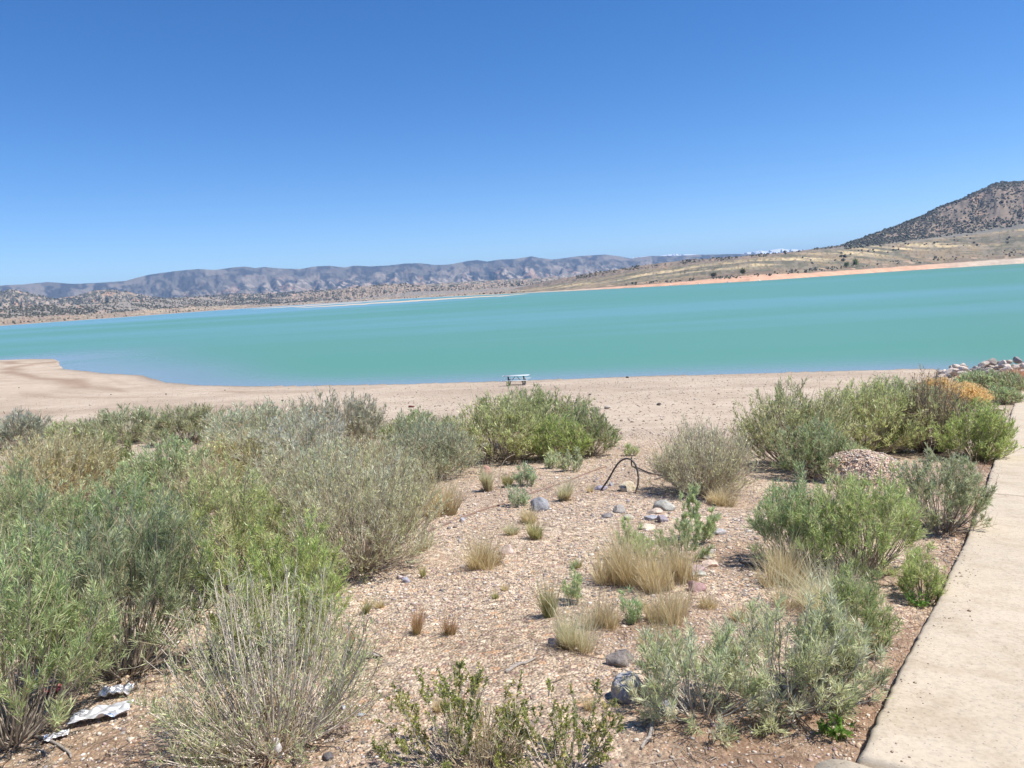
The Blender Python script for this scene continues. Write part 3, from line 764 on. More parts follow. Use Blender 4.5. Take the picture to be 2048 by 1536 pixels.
def c_pen(A, R, Z, t):
    d = R - far_shore(A); ta = d / (r_apr(A) - far_shore(A)); hill = sstep(1.0, 1.12, ta + .1 * (fbm(A * 40, R / 200, 3, 90) - .5))
    n = fbm(A * 200, R / 55, 4, 75); st = fbm(A * 26, R / 45 + A * 10, 4, 79); n3 = fbm(A * 500, R / 25, 4, 81)
    C = np.array([.275, .21, .13]) * np.ones(A.shape + (1,))
    C = mixc(C, [.14, .135, .095], sstep(.42, .56, st) * .9)
    C = mixc(C, [.58, .45, .255], sstep(.50, .62, fbm(A * 16, R / 38 + A * 6, 4, 83)) * np.exp(-((ta - .72) / .22) ** 2))
    C = mixc(C, [.27, .225, .165], sstep(.5, .6, n) * .6)
    C = mixc(C, [.12, .105, .075], sstep(.56, .66, n3) * .6)
    C = mixc(C, [.42, .30, .2], sstep(.62, .7, fbm(A * 90, R / 30, 3, 87)) * np.exp(-((ta - .2) / .15) ** 2))
    hc = mixc(np.array([.25, .195, .145]) * np.ones(A.shape + (1,)), [.19, .155, .12], sstep(.45, .6, n))
    hc = mixc(hc, [.37, .245, .18], sstep(.64, .74, fbm(A * 110, R / 70, 3, 89)) * .5)
    C = C * (1 - hill[..., None]) + hc * hill[..., None]
    C = mixc(C, [.20, .19, .165], .8 * np.exp(-((ta - 1.0) / .07) ** 2) * sstep(P2A(1560), P2A(1720), A))
    bw = .085 + .12 * np.exp(-((A - P2A(1490)) / .06) ** 2) + .03 * fbm(A * 80, A * 0, 3, 91)
    org = np.array([.60, .36, .235]); wht = np.array([.52, .42, .32])
    k = sstep(P2A(1120), P2A(1260), A) * (1 - sstep(P2A(1820), P2A(1980), A))
    bc = wht * (1 - k[..., None]) + org * k[..., None]
    m = 1 - sstep(bw * .8, bw * 1.15, ta)
    C = C * (1 - m[..., None]) + bc * m[..., None]
    C = mixc(C, [.22, .16, .115], .85 * sstep(bw * .95, bw * 1.2, ta) * (1 - sstep(bw * 1.3, bw * 2.6, ta)) * sstep(.4, .55, fbm(A * 120, R / 20, 3, 93)))
    return C
layer_mesh('peninsula_hill', L_PEN, P2A(870), .98, .00045, 170, 8, c_pen)

# mud bars in the bay
def mud_bar(x0, x1, ra, rb, seed, z=0.12):
    az = np.linspace(P2A(x0), P2A(x1), 160); t = np.linspace(0, 1, 9)
    w = np.sin(np.linspace(0, 1, 160) * math.pi) ** .5
    mid = (ra + rb) / 2 + (fbm(az * 60, az * 0, 3, seed) - .5) * (rb - ra) * 1.2
    R = mid[None] + (t[:, None] - .5) * (rb - ra) * w[None]
    A = np.broadcast_to(az, R.shape)
    Z = WATER - .05 + (z + .05) * np.sin(t * math.pi)[:, None] * w[None]
    V = np.stack([R * np.sin(A), R * np.cos(A), Z], -1).reshape(-1, 3)
    idx = np.arange(V.shape[0]).reshape(R.shape)
    q = np.stack([idx[:-1, :-1], idx[:-1, 1:], idx[1:, 1:], idx[1:, :-1]], -1).reshape(-1, 4)[:, ::-1]
    tag(mk_mesh('mud_bar', V, [q], M_FAR, col=np.tile([.60, .46, .33], (len(V), 1)), smooth=True), kind='structure')
mud_bar(585, 1060, 1180, 1480, 3, .6); mud_bar(500, 800, 1900, 2350, 5, .8)

# far juniper scrub: small crowns sitting on the hills, one mass
def scrub(name, lay, specs, seed):
    r_ = np.random.default_rng(seed)
    oct_v = np.array([[1, 0, 0], [0, 1, 0], [-1, 0, 0], [0, -1, 0], [0, 0, 1.0], [0, 0, -.5], [.6, .6, .6], [-.6, .6, .6], [-.6, -.6, .6], [.6, -.6, .6]])
    of = np.array([[0, 1, 6], [1, 6, 4], [0, 6, 4], [1, 2, 7], [2, 7, 4], [1, 7, 4], [2, 3, 8], [3, 8, 4], [2, 8, 4], [3, 0, 9], [0, 9, 4], [3, 9, 4], [0, 1, 5], [1, 2, 5], [2, 3, 5], [3, 0, 5]])
    Vs, Cs = [], []
    for (x0, x1, t0, t1, n, size, cl, thr) in specs:
        A = r_.uniform(P2A(x0), P2A(x1), n * 4); t = r_.uniform(t0, t1, n * 4)
        rb = lay.rb(A) if callable(lay.rb) else lay.rb; rc = lay.rc(A) if callable(lay.rc) else lay.rc
        R = rb + (rc - rb) * t
        keep = fbm(A * cl, R / 90, 3, seed) + .35 * (r_.random(n * 4) - .5) > thr
        A = A[keep][:n]; R = R[keep][:n]
        Z = lay.z(A, R)
        s = size * r_.lognormal(0, .3, len(A))
        V = oct_v[None] * s[:, None, None] * np.array([1, 1, .95]) * (1 + .35 * (r_.random((len(A), 10, 3)) - .5))
        V = V + np.stack([R * np.sin(A), R * np.cos(A), Z + s * .35], -1)[:, None]
        Vs.append(V.reshape(-1, 3))
        c = np.array([.20, .195, .15]) * r_.uniform(.6, 1.4, (len(A), 1))
        Cs.append(np.repeat(c, 10, 0))
    V = np.concatenate(Vs); n = len(V) // 10
    f = (of[None] + (np.arange(n) * 10)[:, None, None]).reshape(-1, 3)
    ob = mk_mesh(name, V, [f], M_TREE, col=np.concatenate(Cs))
    return tag(ob, 'dark scatter of juniper scrub over the far slopes', 'scrub', kind='stuff')
scrub('juniper_scrub', L_PEN, [(1690, 2300, .50, 1.0, 5200, 2.0, 60, .46), (1690, 2100, .9, 1.0, 700, 2.2, 40, .42), (1150, 1700, .80, 1.0, 420, 1.7, 60, .5), (1600, 2100, .25, .55, 60, 2.6, 60, .5), (1250, 2100, .08, .16, 220, 1.5, 120, .52)], 101)
scrub('juniper_scrub', L_SHORE, [(-300, 560, .42, 1.0, 4200, 2.2, 50, .50), (480, 700, .5, 1.0, 500, 3.4, 50, .48), (-300, 1050, .05, .3, 300, 1.8, 90, .54)], 103)
scrub('juniper_scrub', L_FOOT, [(-200, 700, .15, 1.0, 5000, 4.2, 60, .46)], 105)
scrub('juniper_scrub', L_TAN, [(600, 1200, .1, 1.0, 1100, 3.6, 80, .5)], 107)

# ----------------------------------------------------------------- plants
KIND = {
 # leaves palette, stem colour, leaf area index, stems, bare, leaf len, heads (fraction, colour), stem radius
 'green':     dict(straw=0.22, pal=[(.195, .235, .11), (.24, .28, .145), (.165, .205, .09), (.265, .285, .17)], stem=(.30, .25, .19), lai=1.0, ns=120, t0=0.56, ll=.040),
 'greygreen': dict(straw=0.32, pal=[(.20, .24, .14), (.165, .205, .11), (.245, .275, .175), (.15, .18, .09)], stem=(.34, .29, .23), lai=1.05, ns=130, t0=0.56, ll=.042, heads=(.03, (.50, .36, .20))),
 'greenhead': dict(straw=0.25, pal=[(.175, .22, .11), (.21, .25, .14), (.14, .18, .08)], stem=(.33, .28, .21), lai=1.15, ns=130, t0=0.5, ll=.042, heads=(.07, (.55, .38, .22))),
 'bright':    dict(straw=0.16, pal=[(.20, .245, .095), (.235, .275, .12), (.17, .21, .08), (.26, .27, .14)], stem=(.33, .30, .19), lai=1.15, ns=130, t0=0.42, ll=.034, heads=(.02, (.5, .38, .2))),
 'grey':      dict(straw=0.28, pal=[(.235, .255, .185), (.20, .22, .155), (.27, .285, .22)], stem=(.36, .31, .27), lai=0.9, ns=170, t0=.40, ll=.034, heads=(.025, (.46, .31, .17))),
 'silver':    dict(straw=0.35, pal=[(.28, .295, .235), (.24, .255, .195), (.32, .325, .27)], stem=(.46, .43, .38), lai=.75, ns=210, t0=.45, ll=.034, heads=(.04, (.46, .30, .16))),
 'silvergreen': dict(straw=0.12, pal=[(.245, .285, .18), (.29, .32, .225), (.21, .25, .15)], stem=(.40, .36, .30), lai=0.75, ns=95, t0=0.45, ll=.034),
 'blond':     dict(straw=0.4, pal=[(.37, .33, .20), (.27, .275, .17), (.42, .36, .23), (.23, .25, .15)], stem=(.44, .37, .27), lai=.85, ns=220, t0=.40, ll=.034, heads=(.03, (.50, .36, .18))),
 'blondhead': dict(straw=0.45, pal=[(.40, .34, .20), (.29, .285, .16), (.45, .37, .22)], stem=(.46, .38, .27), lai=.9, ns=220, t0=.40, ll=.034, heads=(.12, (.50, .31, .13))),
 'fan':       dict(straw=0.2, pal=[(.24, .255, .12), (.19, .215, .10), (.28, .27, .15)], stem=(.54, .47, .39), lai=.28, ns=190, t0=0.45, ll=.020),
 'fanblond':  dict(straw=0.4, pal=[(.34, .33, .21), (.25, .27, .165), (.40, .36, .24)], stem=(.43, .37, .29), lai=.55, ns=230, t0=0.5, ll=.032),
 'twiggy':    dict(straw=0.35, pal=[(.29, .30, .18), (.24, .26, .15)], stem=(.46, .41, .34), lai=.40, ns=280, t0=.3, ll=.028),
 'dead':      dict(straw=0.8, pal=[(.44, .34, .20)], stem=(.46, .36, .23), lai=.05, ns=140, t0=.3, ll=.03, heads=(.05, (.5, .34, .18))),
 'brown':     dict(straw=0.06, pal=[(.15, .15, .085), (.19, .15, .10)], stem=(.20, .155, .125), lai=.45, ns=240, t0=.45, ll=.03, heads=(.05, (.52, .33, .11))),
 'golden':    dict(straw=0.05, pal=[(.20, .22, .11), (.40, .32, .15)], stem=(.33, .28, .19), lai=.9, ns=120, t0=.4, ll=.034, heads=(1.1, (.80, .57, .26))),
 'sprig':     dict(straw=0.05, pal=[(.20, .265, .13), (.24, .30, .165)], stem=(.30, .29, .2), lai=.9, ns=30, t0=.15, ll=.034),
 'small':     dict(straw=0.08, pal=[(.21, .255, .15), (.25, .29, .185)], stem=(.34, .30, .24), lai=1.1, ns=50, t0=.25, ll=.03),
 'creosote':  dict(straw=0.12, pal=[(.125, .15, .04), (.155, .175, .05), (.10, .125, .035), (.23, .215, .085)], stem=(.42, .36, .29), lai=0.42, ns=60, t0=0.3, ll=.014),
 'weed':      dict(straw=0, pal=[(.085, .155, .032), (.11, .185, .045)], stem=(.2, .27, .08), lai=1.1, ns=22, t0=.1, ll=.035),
}
PLANT_NAME = {'fan': 'sparse_shrub', 'fanblond': 'sparse_shrub', 'twiggy': 'twiggy_shrub', 'dead': 'dry_shrub', 'brown': 'twiggy_shrub', 'golden': 'flowering_shrub',
              'silver': 'sagebrush', 'grey': 'sagebrush', 'silvergreen': 'sagebrush', 'sprig': 'green_sprigs', 'small': 'shrublet', 'creosote': 'small_leaved_shrub', 'weed': 'weed'}

def shrub(kind, p, w, h, label, seed):
    k = KIND[kind]; r_ = np.random.default_rng(seed)
    dep = depth_of(p)
    ns = int(k['ns'] * (1.15 if k['lai'] > .9 else 1.0) * np.clip(w / 1.1, .35, 1.5)); K = 7
    if dep > 14: ns = int(ns * .8)
    if kind == 'fan': ns = int(ns * 1.2)
    fan = kind in ('fan', 'fanblond', 'silvergreen')
    a = r_.uniform(0, 2 * math.pi, ns); ct = r_.uniform(.02, 1, ns) ** (.8 if not fan else 1.25)
    st = np.sqrt(1 - ct ** 2)
    lump = (.92 + .14 if kind == 'fan' else .80) + (0.05 if kind == 'fan' else .42) * fbm(a * 1.1 + seed, ct * 2.6, 2, seed)
    rad = r_.uniform(.80, 1.04, ns) * lump
    low = .16 if kind not in ('silvergreen', 'weed') else .08
    tip = np.stack([w / 2 * st * np.cos(a) * rad, w / 2 * st * np.sin(a) * rad, h * (low + (1 - low) * ct ** .85) * rad], -1)
    ba = a + r_.normal(0, .6, ns); br = .07 * w * np.sqrt(r_.random(ns)) + .012
    base = np.stack([br * np.cos(ba), br * np.sin(ba), np.full(ns, -.03)], -1)
    ctrl = base + (tip - base) * np.array([.62, .62, .34]) + r_.normal(0, .035 * w, (ns, 3))
    t = np.linspace(0, 1, K)[None, :, None]
    P = (1 - t) ** 2 * base[:, None] + 2 * t * (1 - t) * ctrl[:, None] + t ** 2 * tip[:, None]
    P = P + r_.normal(0, .006 * h, P.shape) * np.minimum(t * 3, 1)
    P[..., 2] = np.maximum(P[..., 2], .004 + np.linspace(-.03, .03, K)[None])
    r0_ = (.0022 if kind == 'creosote' else .0035) * (.6 + .5 * w) * r_.uniform(.6, 1.5, ns); rmin = .00022 * dep
    R = np.maximum(r0_[:, None] * np.linspace(1.3, .35, K)[None], rmin)
    # twigs
    nt = ns * 8; par = r_.integers(0, ns, nt); tt = k['t0'] + (.98 - k['t0']) * r_.random(nt) ** .72
    f = tt * (K - 1); i0 = np.minimum(f.astype(int), K - 2); fr = (f - i0)[:, None]
    s = P[par, i0] * (1 - fr) + P[par, i0 + 1] * fr; tg = unit(P[par, i0 + 1] - P[par, i0])
    up = np.array([0, 0, 1.0])
    d1 = unit(tg * .7 + up * .25 + r_.normal(0, .40, (nt, 3)))
    size = (w * .5 + h) / 2
    ln = size * r_.uniform(.10, .27, nt) * (1.25 - .55 * tt)
    m = s + d1 * (ln * .5)[:, None]; e = m + unit(d1 + up * .35)[:, :] * (ln * .5)[:, None]
    strw = r_.random(nt) < k.get('straw', .16)
    e = np.where(strw[:, None], e + unit(e - m) * (size * r_.uniform(.04, .16, nt))[:, None], e)
    green = np.where(~strw)[0]
    TP = np.stack([s, m, e], 1)
    TR = np.maximum(np.stack([np.full(nt, .0016), np.full(nt, .0013), np.full(nt, .0009)], 1), rmin * .9)
    V1, q1 = tubes(P, R, 4 if dep < 4 else 3); V2, q2 = tubes(TP, TR, 3)
    sc_ = np.array(k['stem']) * 1.3
    c1 = sc_ * r_.uniform(.7, 1.25, (ns, 1)); c1 = np.repeat(c1, len(V1) // ns, 0)
    tc = .55 * sc_ + .45 * np.array(k['pal'][0]); c2 = np.where(strw[:, None], np.array([.62, .52, .34]), tc[None]) * r_.uniform(.75, 1.2, (nt, 1)); c2 = np.repeat(c2, 9, 0)
    name = PLANT_NAME.get(kind, 'rabbitbrush')
    root = empty(name, tuple(p), label, 'weed' if kind == 'weed' else ('plant' if kind == 'sprig' else 'shrub'), G_SHRUB)
    mk_mesh('stems', np.concatenate([V1, V2]), [q1, q2 + len(V1)], M_STEM, col=np.concatenate([c1, c2]), parent=root, smooth=True)
    # leaves
    area = (math.pi * w * w / 4 + math.pi * w * h * .8)
    lw = max(.0050, .00095 * dep); ll = max(k['ll'] * (1.5 if dep < 7 else 1), lw * 7)
    if kind == 'creosote': lw = .0075; ll = .016
    if kind == 'weed': lw = .016; ll = .036
    nl = int(min(70000, k['lai'] * area / (ll * lw * .55)))
    j = green[r_.integers(0, len(green), nl)]; u = r_.uniform(.0, 1.0, nl) ** .85
    v = np.where(u < .5, u * 2, (u - .5) * 2)[:, None]; first = (u < .5)[:, None]
    lp = np.where(first, s[j] * (1 - v) + m[j] * v, m[j] * (1 - v) + e[j] * v)
    td = unit(np.where(first, m[j] - s[j], e[j] - m[j]))
    rnd = unit(r_.normal(0, 1, (nl, 3)))
    spread = .65 if kind not in ('creosote', 'weed') else 1.2
    ld = unit(td * .8 + rnd * spread + up * .12)
    side = unit(np.cross(ld, unit(r_.normal(0, 1, (nl, 3)))))
    lL = (ll * r_.uniform(.55, 1.15, nl))[:, None]; lW = (lw * r_.uniform(.7, 1.2, nl))[:, None] * .5
    curve = np.cross(ld, side) * lL * .10 * r_.uniform(-1, 1, (nl, 1))
    Vl = np.stack([lp, lp + ld * lL * .45 + side * lW + curve, lp + ld * lL, lp + ld * lL * .45 - side * lW + curve], 1)
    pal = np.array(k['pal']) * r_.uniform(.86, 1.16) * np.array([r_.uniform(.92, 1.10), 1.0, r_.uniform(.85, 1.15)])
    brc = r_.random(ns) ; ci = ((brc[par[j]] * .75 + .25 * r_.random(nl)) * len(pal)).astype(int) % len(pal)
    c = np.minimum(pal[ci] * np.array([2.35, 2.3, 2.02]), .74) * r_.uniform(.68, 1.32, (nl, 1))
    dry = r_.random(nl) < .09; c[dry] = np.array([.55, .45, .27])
    V_ = Vl.reshape(-1, 3); ok = True
    V_[:, 2] = np.maximum(V_[:, 2], .003)
    ql = np.arange(nl * 4).reshape(nl, 4)
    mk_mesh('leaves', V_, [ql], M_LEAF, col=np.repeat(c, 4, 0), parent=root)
    if 'heads' in k:
        fr_, hc = k['heads']; fr_ = fr_ * .8
        top = np.where(e[:, 2] > h * .55)[0]
        pick = top[r_.random(len(top)) < fr_]
        if len(pick):
            nf = 14 if kind != 'golden' else 26
            hs = max(.013, .0016 * dep) * (1.0 if kind != 'golden' else 1.7)
            cp = np.repeat(e[pick], nf, 0) + r_.normal(0, 1, (len(pick) * nf, 3)) * np.array([1.3, 1.3, .5]) * hs
            dd = unit(r_.normal(0, 1, cp.shape) + up * .8); sd = unit(np.cross(dd, r_.normal(0, 1, cp.shape)))
            fl = hs * .55
            Vh = np.stack([cp, cp + dd * fl + sd * fl * .45, cp + dd * fl * 1.6, cp + dd * fl - sd * fl * .45], 1).reshape(-1, 3)
            ch = np.repeat(np.array(hc) * r_.uniform(.7, 1.3, (len(cp), 1)), 4, 0)
            mk_mesh('seed_heads', Vh, [np.arange(len(Vh)).reshape(-1, 4)], M_GRASS, col=ch, parent=root)['kind'] = 'stuff'
    return root

for i, (sp, p) in enumerate(zip(SHRUBS, shrub_pos)):
    kd, px, py, wp, hp, lb = sp
    dep = depth_of(p)
    shrub(kd, p, wp * dep / F, hp * dep / F * 1.0, lb, 1000 + i)

TC = {'rust': ((.17, .19, .07), (.42, .25, .15)), 'straw': ((.30, .24, .12), (.52, .41, .25)), 'blond': ((.31, .235, .12), (.62, .48, .31)), 'green': ((.17, .20, .07), (.36, .32, .16)), 'red': ((.36, .20, .11), (.45, .25, .14))}
def blades(r_, n, br, h, spread, dep, c0, c1, droop=.25):
    a = r_.uniform(0, 2 * math.pi, n); rr_ = br * np.sqrt(r_.random(n))
    b = np.stack([rr_ * np.cos(a), rr_ * np.sin(a), np.full(n, -.01)], -1)
    th = spread * r_.random(n) ** .62 * r_.uniform(.7, 1.25, n); aa = a + r_.normal(0, .5, n)
    d = np.stack([np.sin(th) * np.cos(aa), np.sin(th) * np.sin(aa), np.cos(th)], -1)
    ln = h * np.clip(r_.lognormal(-.42, .42, n), .2, 1.35)
    hz = d * np.array([1, 1, 0])
    m = b + d * (ln * .5)[:, None]; e = m + unit(d + hz * droop * 2 - np.array([0, 0, droop]) * r_.random((n, 1))) * (ln * .5)[:, None]
    w = np.maximum(.0009, .00028 * dep) * r_.uniform(.7, 1.3, n)
    sd = unit(np.cross(d, r_.normal(0, 1, (n, 3))))
    V = np.stack([b - sd * w[:, None], b + sd * w[:, None], m + sd * (w * .8)[:, None], m - sd * (w * .8)[:, None], e], 1)
    k = np.arange(n)[:, None] * 5
    q = k + np.array([[0, 1, 2, 3]]); tr = k + np.array([[3, 2, 4]])
    c0 = np.array(c0) * 1.6; c1 = np.minimum(np.array(c1) * 1.75, .86); v = r_.uniform(.75, 1.25, (n, 1, 1))
    mixf = r_.uniform(0, 1, (n, 1))
    cb = c0 * (1 - .35 * mixf) + c1 * .35 * mixf
    C = np.stack([cb, cb, c0 * .35 + c1 * .65 + 0 * cb, c0 * .35 + c1 * .65 + 0 * cb, c1 + 0 * cb], 1) * v
    return V.reshape(-1, 3), q, tr, C.reshape(-1, 3)
def tuft(px, py, wp, hp, kd, label, seed):
    p = hit(px, py); dep = depth_of(p); w = wp * dep / F; h = hp * dep / F * 1.08
    r_ = np.random.default_rng(seed)
    n = int(np.clip(620 * (w / .3), 130, 1300))
    sp = math.atan2(w * .5, h) * 1.15
    root = empty('grass_tuft', tuple(p), label, 'grass', 'grass tufts on the gravel')
    ncl = 2 if wp < 50 else (4 if wp < 85 else 8); Vs, Qs, Ts, Cs = [], [], [], []; o = 0
    for c in range(ncl):
        f = r_.uniform(.55, 1.1) if c else 1.0
        V, q, tr, C = blades(r_, max(20, n // ncl), w * (.13 if wp < 70 else .10), math.hypot(h, w * .12) * f, min(sp * r_.uniform(.6, 1.0), .9), dep, *TC[kd], droop=r_.uniform(.15, .45))
        lean = r_.normal(0, .16, 2); V = V.copy(); V[:, :2] += V[:, 2:3] * lean[None]
        a_ = r_.uniform(0, 6.28); rr_ = (0 if c == 0 else w * (.14 if wp < 70 else .36) * math.sqrt(r_.random()))
        V += np.array([rr_ * math.cos(a_), rr_ * math.sin(a_), 0]); C = C * r_.uniform(.82, 1.12)
        Vs.append(V); Qs.append(q + o); Ts.append(tr + o); Cs.append(C); o += len(V)
    V, q, tr, C = np.concatenate(Vs), np.concatenate(Qs), np.concatenate(Ts), np.minimum(np.concatenate(Cs), .9)
    mk_mesh('blades', V, [q, tr], M_GRASS, col=C, parent=root)
    n2 = max(30, n // 5)
    V, q, tr, C = blades(r_, n2, w * .22, h * .42, 1.3, dep, (.20, .15, .09), (.36, .27, .17), droop=.5)
    mk_mesh('dry_thatch', V, [q, tr], M_GRASS, col=C, parent=root)
for i, t in enumerate(TUFTS): tuft(*t, 3000 + i)
for i, (px, py, w, h) in enumerate(PATCH_RED):
    tuft(px, py, w, h, 'red', ['rust red dry grass beside the pale boulders at the right edge', 'rust red dry grass cut by the right frame edge', 'little rust red grass among the pale boulders'][i], 3500 + i)

# ----------------------------------------------------------------- rocks
def rock_mesh(name, sx, sy, sz, seed, mat, cuts=9, sub=3, rough=.10):
    bm = bmesh.new(); bmesh.ops.create_icosphere(bm, subdivisions=sub, radius=1.0)
    V = np.array([v.co[:] for v in bm.verts]); r_ = np.random.default_rng(seed)
    for c in range(cuts):
        nrm = unit(r_.normal(0, 1, 3)); dd = r_.uniform(.5 if cuts > 6 else .68, .86)
        t = V @ nrm - dd; V = V - np.where(t > 0, t * .97, 0)[:, None] * nrm
    for i in range(len(V)):
        f = mnoise.fractal(Vector(V[i] * 1.6 + seed * 3.1), 1.0, 2.0, 4)
        V[i] *= 1 + rough * f
    V = V / np.abs(V).max(0) * np.array([sx, sy, sz]) / 2
    for v, c in zip(bm.verts, V): v.co = c
    me = bpy.data.meshes.new(name); bm.to_mesh(me); bm.free()
    me.polygons.foreach_set('use_smooth', np.ones(len(me.polygons), bool)) if sub >= 3 else None
    me.materials.append(mat); return me
def put_rock(name, p, sx, sy, sz, col, seed, mat, label, group, rz, sink=.3, cuts=9, sub=4, cat='rock'):
    me = rock_mesh(name, sx, sy, sz, seed, mat, cuts, sub)
    ob = bpy.data.objects.new(name, me); COL.objects.link(ob)
    ob.location = (p[0], p[1], p[2] + sz * (.5 - sink)); ob.rotation_euler = (0, 0, rz)
    ob.color = (*col, 1); return tag(ob, label, cat, group)
for i, (px, py, w, h, c, li, lb) in enumerate(ROCKS):
    p = hit(px, py); d = depth_of(p); sx = w * d / F; sz = h * d / F * 1.25
    sy = max(sx * .7, sz); p = p + np.array([0, sy * .35, 0]); p[2] = float(hfun(p[0], p[1]))
    smooth_ = 5 if lb.find('smooth') >= 0 or lb.find('round') >= 0 else 10
    put_rock('rock', p, sx, sy, sz * 1.06, tuple(min(.8, v * 1.3) for v in c), 400 + i, M_LICHEN if li else M_ROCK, lb, 'rocks on the gravel slope', rng.uniform(-.3, .3), .34, smooth_)

# gravel mound
def gravel_mound():
    a = hit(1755, 972); d = depth_of(a); w = 175 * d / F; h = 76 * d / F
    c = a + np.array([.0, w * .40, 0]); c[2] = float(hfun(c[0], c[1]))
    n = 90; X, Y = np.meshgrid(np.linspace(-1, 1, n), np.linspace(-1, 1, n))
    rr_ = np.hypot(X, Y * 1.0); rr_ = rr_ + .15 * (fbm(X * 2 + 9, Y * 2, 3, 2) - .5)
    Z = np.clip(1 - rr_ ** 2.6, 0, None) ** .8
    Z = Z * (1 - .15 * fbm(X * 4, Y * 4, 3, 5)) + .05 * (fbm(X * 14, Y * 14, 3, 6) - .5) * (Z > .02)
    wx = X * w * .56 + c[0]; wy = Y * w * .42 + c[1]
    gz = hfun(wx, wy)
    V = np.stack([wx, wy, gz - .02 + Z * h * .95], -1).reshape(-1, 3) - c
    idx = np.arange(n * n).reshape(n, n); q = np.stack([idx[:-1, :-1], idx[:-1, 1:], idx[1:, 1:], idx[1:, :-1]], -1).reshape(-1, 4)
    ob = mk_mesh('gravel_mound', V, [q], M_GROUND, col=np.tile([.62, .53, .44], (n * n, 1)), smooth=True)
    at = ob.data.attributes.new('gravel', 'FLOAT', 'POINT'); at.data.foreach_set('value', np.ones(n * n, np.float32))
    ob.location = c; tag(ob, 'smooth mound of pinkish gravel between the green shrubs by the path', 'mound')
    return c, w, h, wx, wy, gz - .02 + Z * h * .95, Z
MOUND = gravel_mound()

# rip-rap bank at the right edge
def riprap():
    metas = [rock_mesh('boulder', 1, .8, .75, 900 + i, M_ROCK, 13, 2, .03) for i in range(7)]
    r_ = np.random.default_rng(5); g = 'pale boulders of the rip-rap bank'
    n = 0
    for i in range(150):
        u = r_.random()
        px = 1872 + u * 215; base = np.interp(px, [1872, 1905, 1960, 2000, 2048, 2100], [749, 750, 740, 733, 729, 727])
        py = base - r_.uniform(-3, 13) * np.interp(px, [1872, 1910, 2048], [.3, 1, .9])
        A, te = az_te(px, py)
        R = 41.8 + r_.uniform(-2.0, 1.6)
        x, y = R * math.sin(A), R * math.cos(A)
        s = r_.uniform(.20, .44) * (1.3 if r_.random() < .15 else 1)
        ob = bpy.data.objects.new('boulder', metas[i % 7]); COL.objects.link(ob)
        z = float(hfun(x, y))
        zt = z + s * r_.uniform(.05, .35) + (.22 if r_.random() < .35 else 0)
        ob.location = (x, y, zt); ob.scale = (s, s, s); ob.rotation_euler = (r_.uniform(-.4, .4), r_.uniform(-.4, .4), r_.uniform(0, 6.28))
        c = np.array([.66, .56, .47]) * r_.uniform(.62, 1.12)
        if r_.random() < .12: c = np.array([.33, .29, .28])
        ob.color = (*c, 1)
        tag(ob, 'pale angular boulder in the rip-rap bank by the water at right', 'boulder', g)
riprap()

# broken concrete beside the path's far end
p = hit(1994, 822); put_rock('concrete_chunk', p, .55, .5, .18, (.48, .38, .31), 77, M_ROCK, 'broken slab of pinkish concrete beside the far path end', None, .3, .3, 8, cat='concrete')

# stray stones on the beach
r_ = np.random.default_rng(17)
BS = [(180, 811, .22), (332, 789, .2), (222, 790, .15), (625, 797, .22), (820, 815, .2), (826, 815, .14), (1215, 818, .22), (1318, 811, .18), (1180, 790, .14), (987, 773, .14), (1048, 769, .14), (1255, 756, .3), (1262, 775, .15), (565, 802, .16), (450, 781, .14), (1390, 800, .13), (38, 776, .18)]
for i, (px, py, s) in enumerate(BS):
    p = hit(px, py); red_ = px in (820, 826)
    c = (.16, .06, .045) if red_ else ((.10, .09, .08) if i % 3 else (.5, .45, .38))
    put_rock('beach_stone', p, s, s * .8, s * .7, c, 600 + i, M_ROCK, ('small dark red stone on the beach above the central shrubs' if red_ else ('small dark stone lying alone on the bare beach' if i % 3 else 'small pale stone lying alone on the bare beach')), 'stray stones on the beach', 0, .2, 8, 3, cat='stone')

# ----------------------------------------------------------------- hose, pipe, sticks
M_HOSE = flat('black_hose', (.085, .075, .068), .55, 0, 40, .3)
M_PIPE = flat('brown_pipe', (.23, .145, .10), .75, 0, 60, .35)
M_WOOD = flat('dry_wood', (.33, .29, .25), .85, 0, 70, .35, .003)
M_DWOOD = flat('dark_bark', (.10, .08, .065), .9, 0, 70, .4, .003)
def at_depth(px, py, dep):
    d = ray(px, py); return CAM + d * (dep / F)
a0 = hit(1203, 981); a1 = hit(1271, 986); d0, d1 = depth_of(a0), depth_of(a1)
pts = [a0 - [0, 0, .03], a0 + [0, 0, .012]]
for (px, py, t) in [(1216, 960, .15), (1233, 931, .35), (1246, 919, .5), (1259, 918, .65), (1270, 928, .78), (1276, 948, .87), (1276, 968, .95)]:
    pts.append(at_depth(px, py, lerp(d0, d1, t)))
pts += [a1 + [0, 0, .01], a1 - [0, 0, .03]]
h_ = empty('garden_hose', tuple(a0), 'black hose end arching out of the gravel over a cream block', 'hose')
single_tube('hose_loop', np.array(pts) - a0, .0125, M_HOSE, 10, h_)
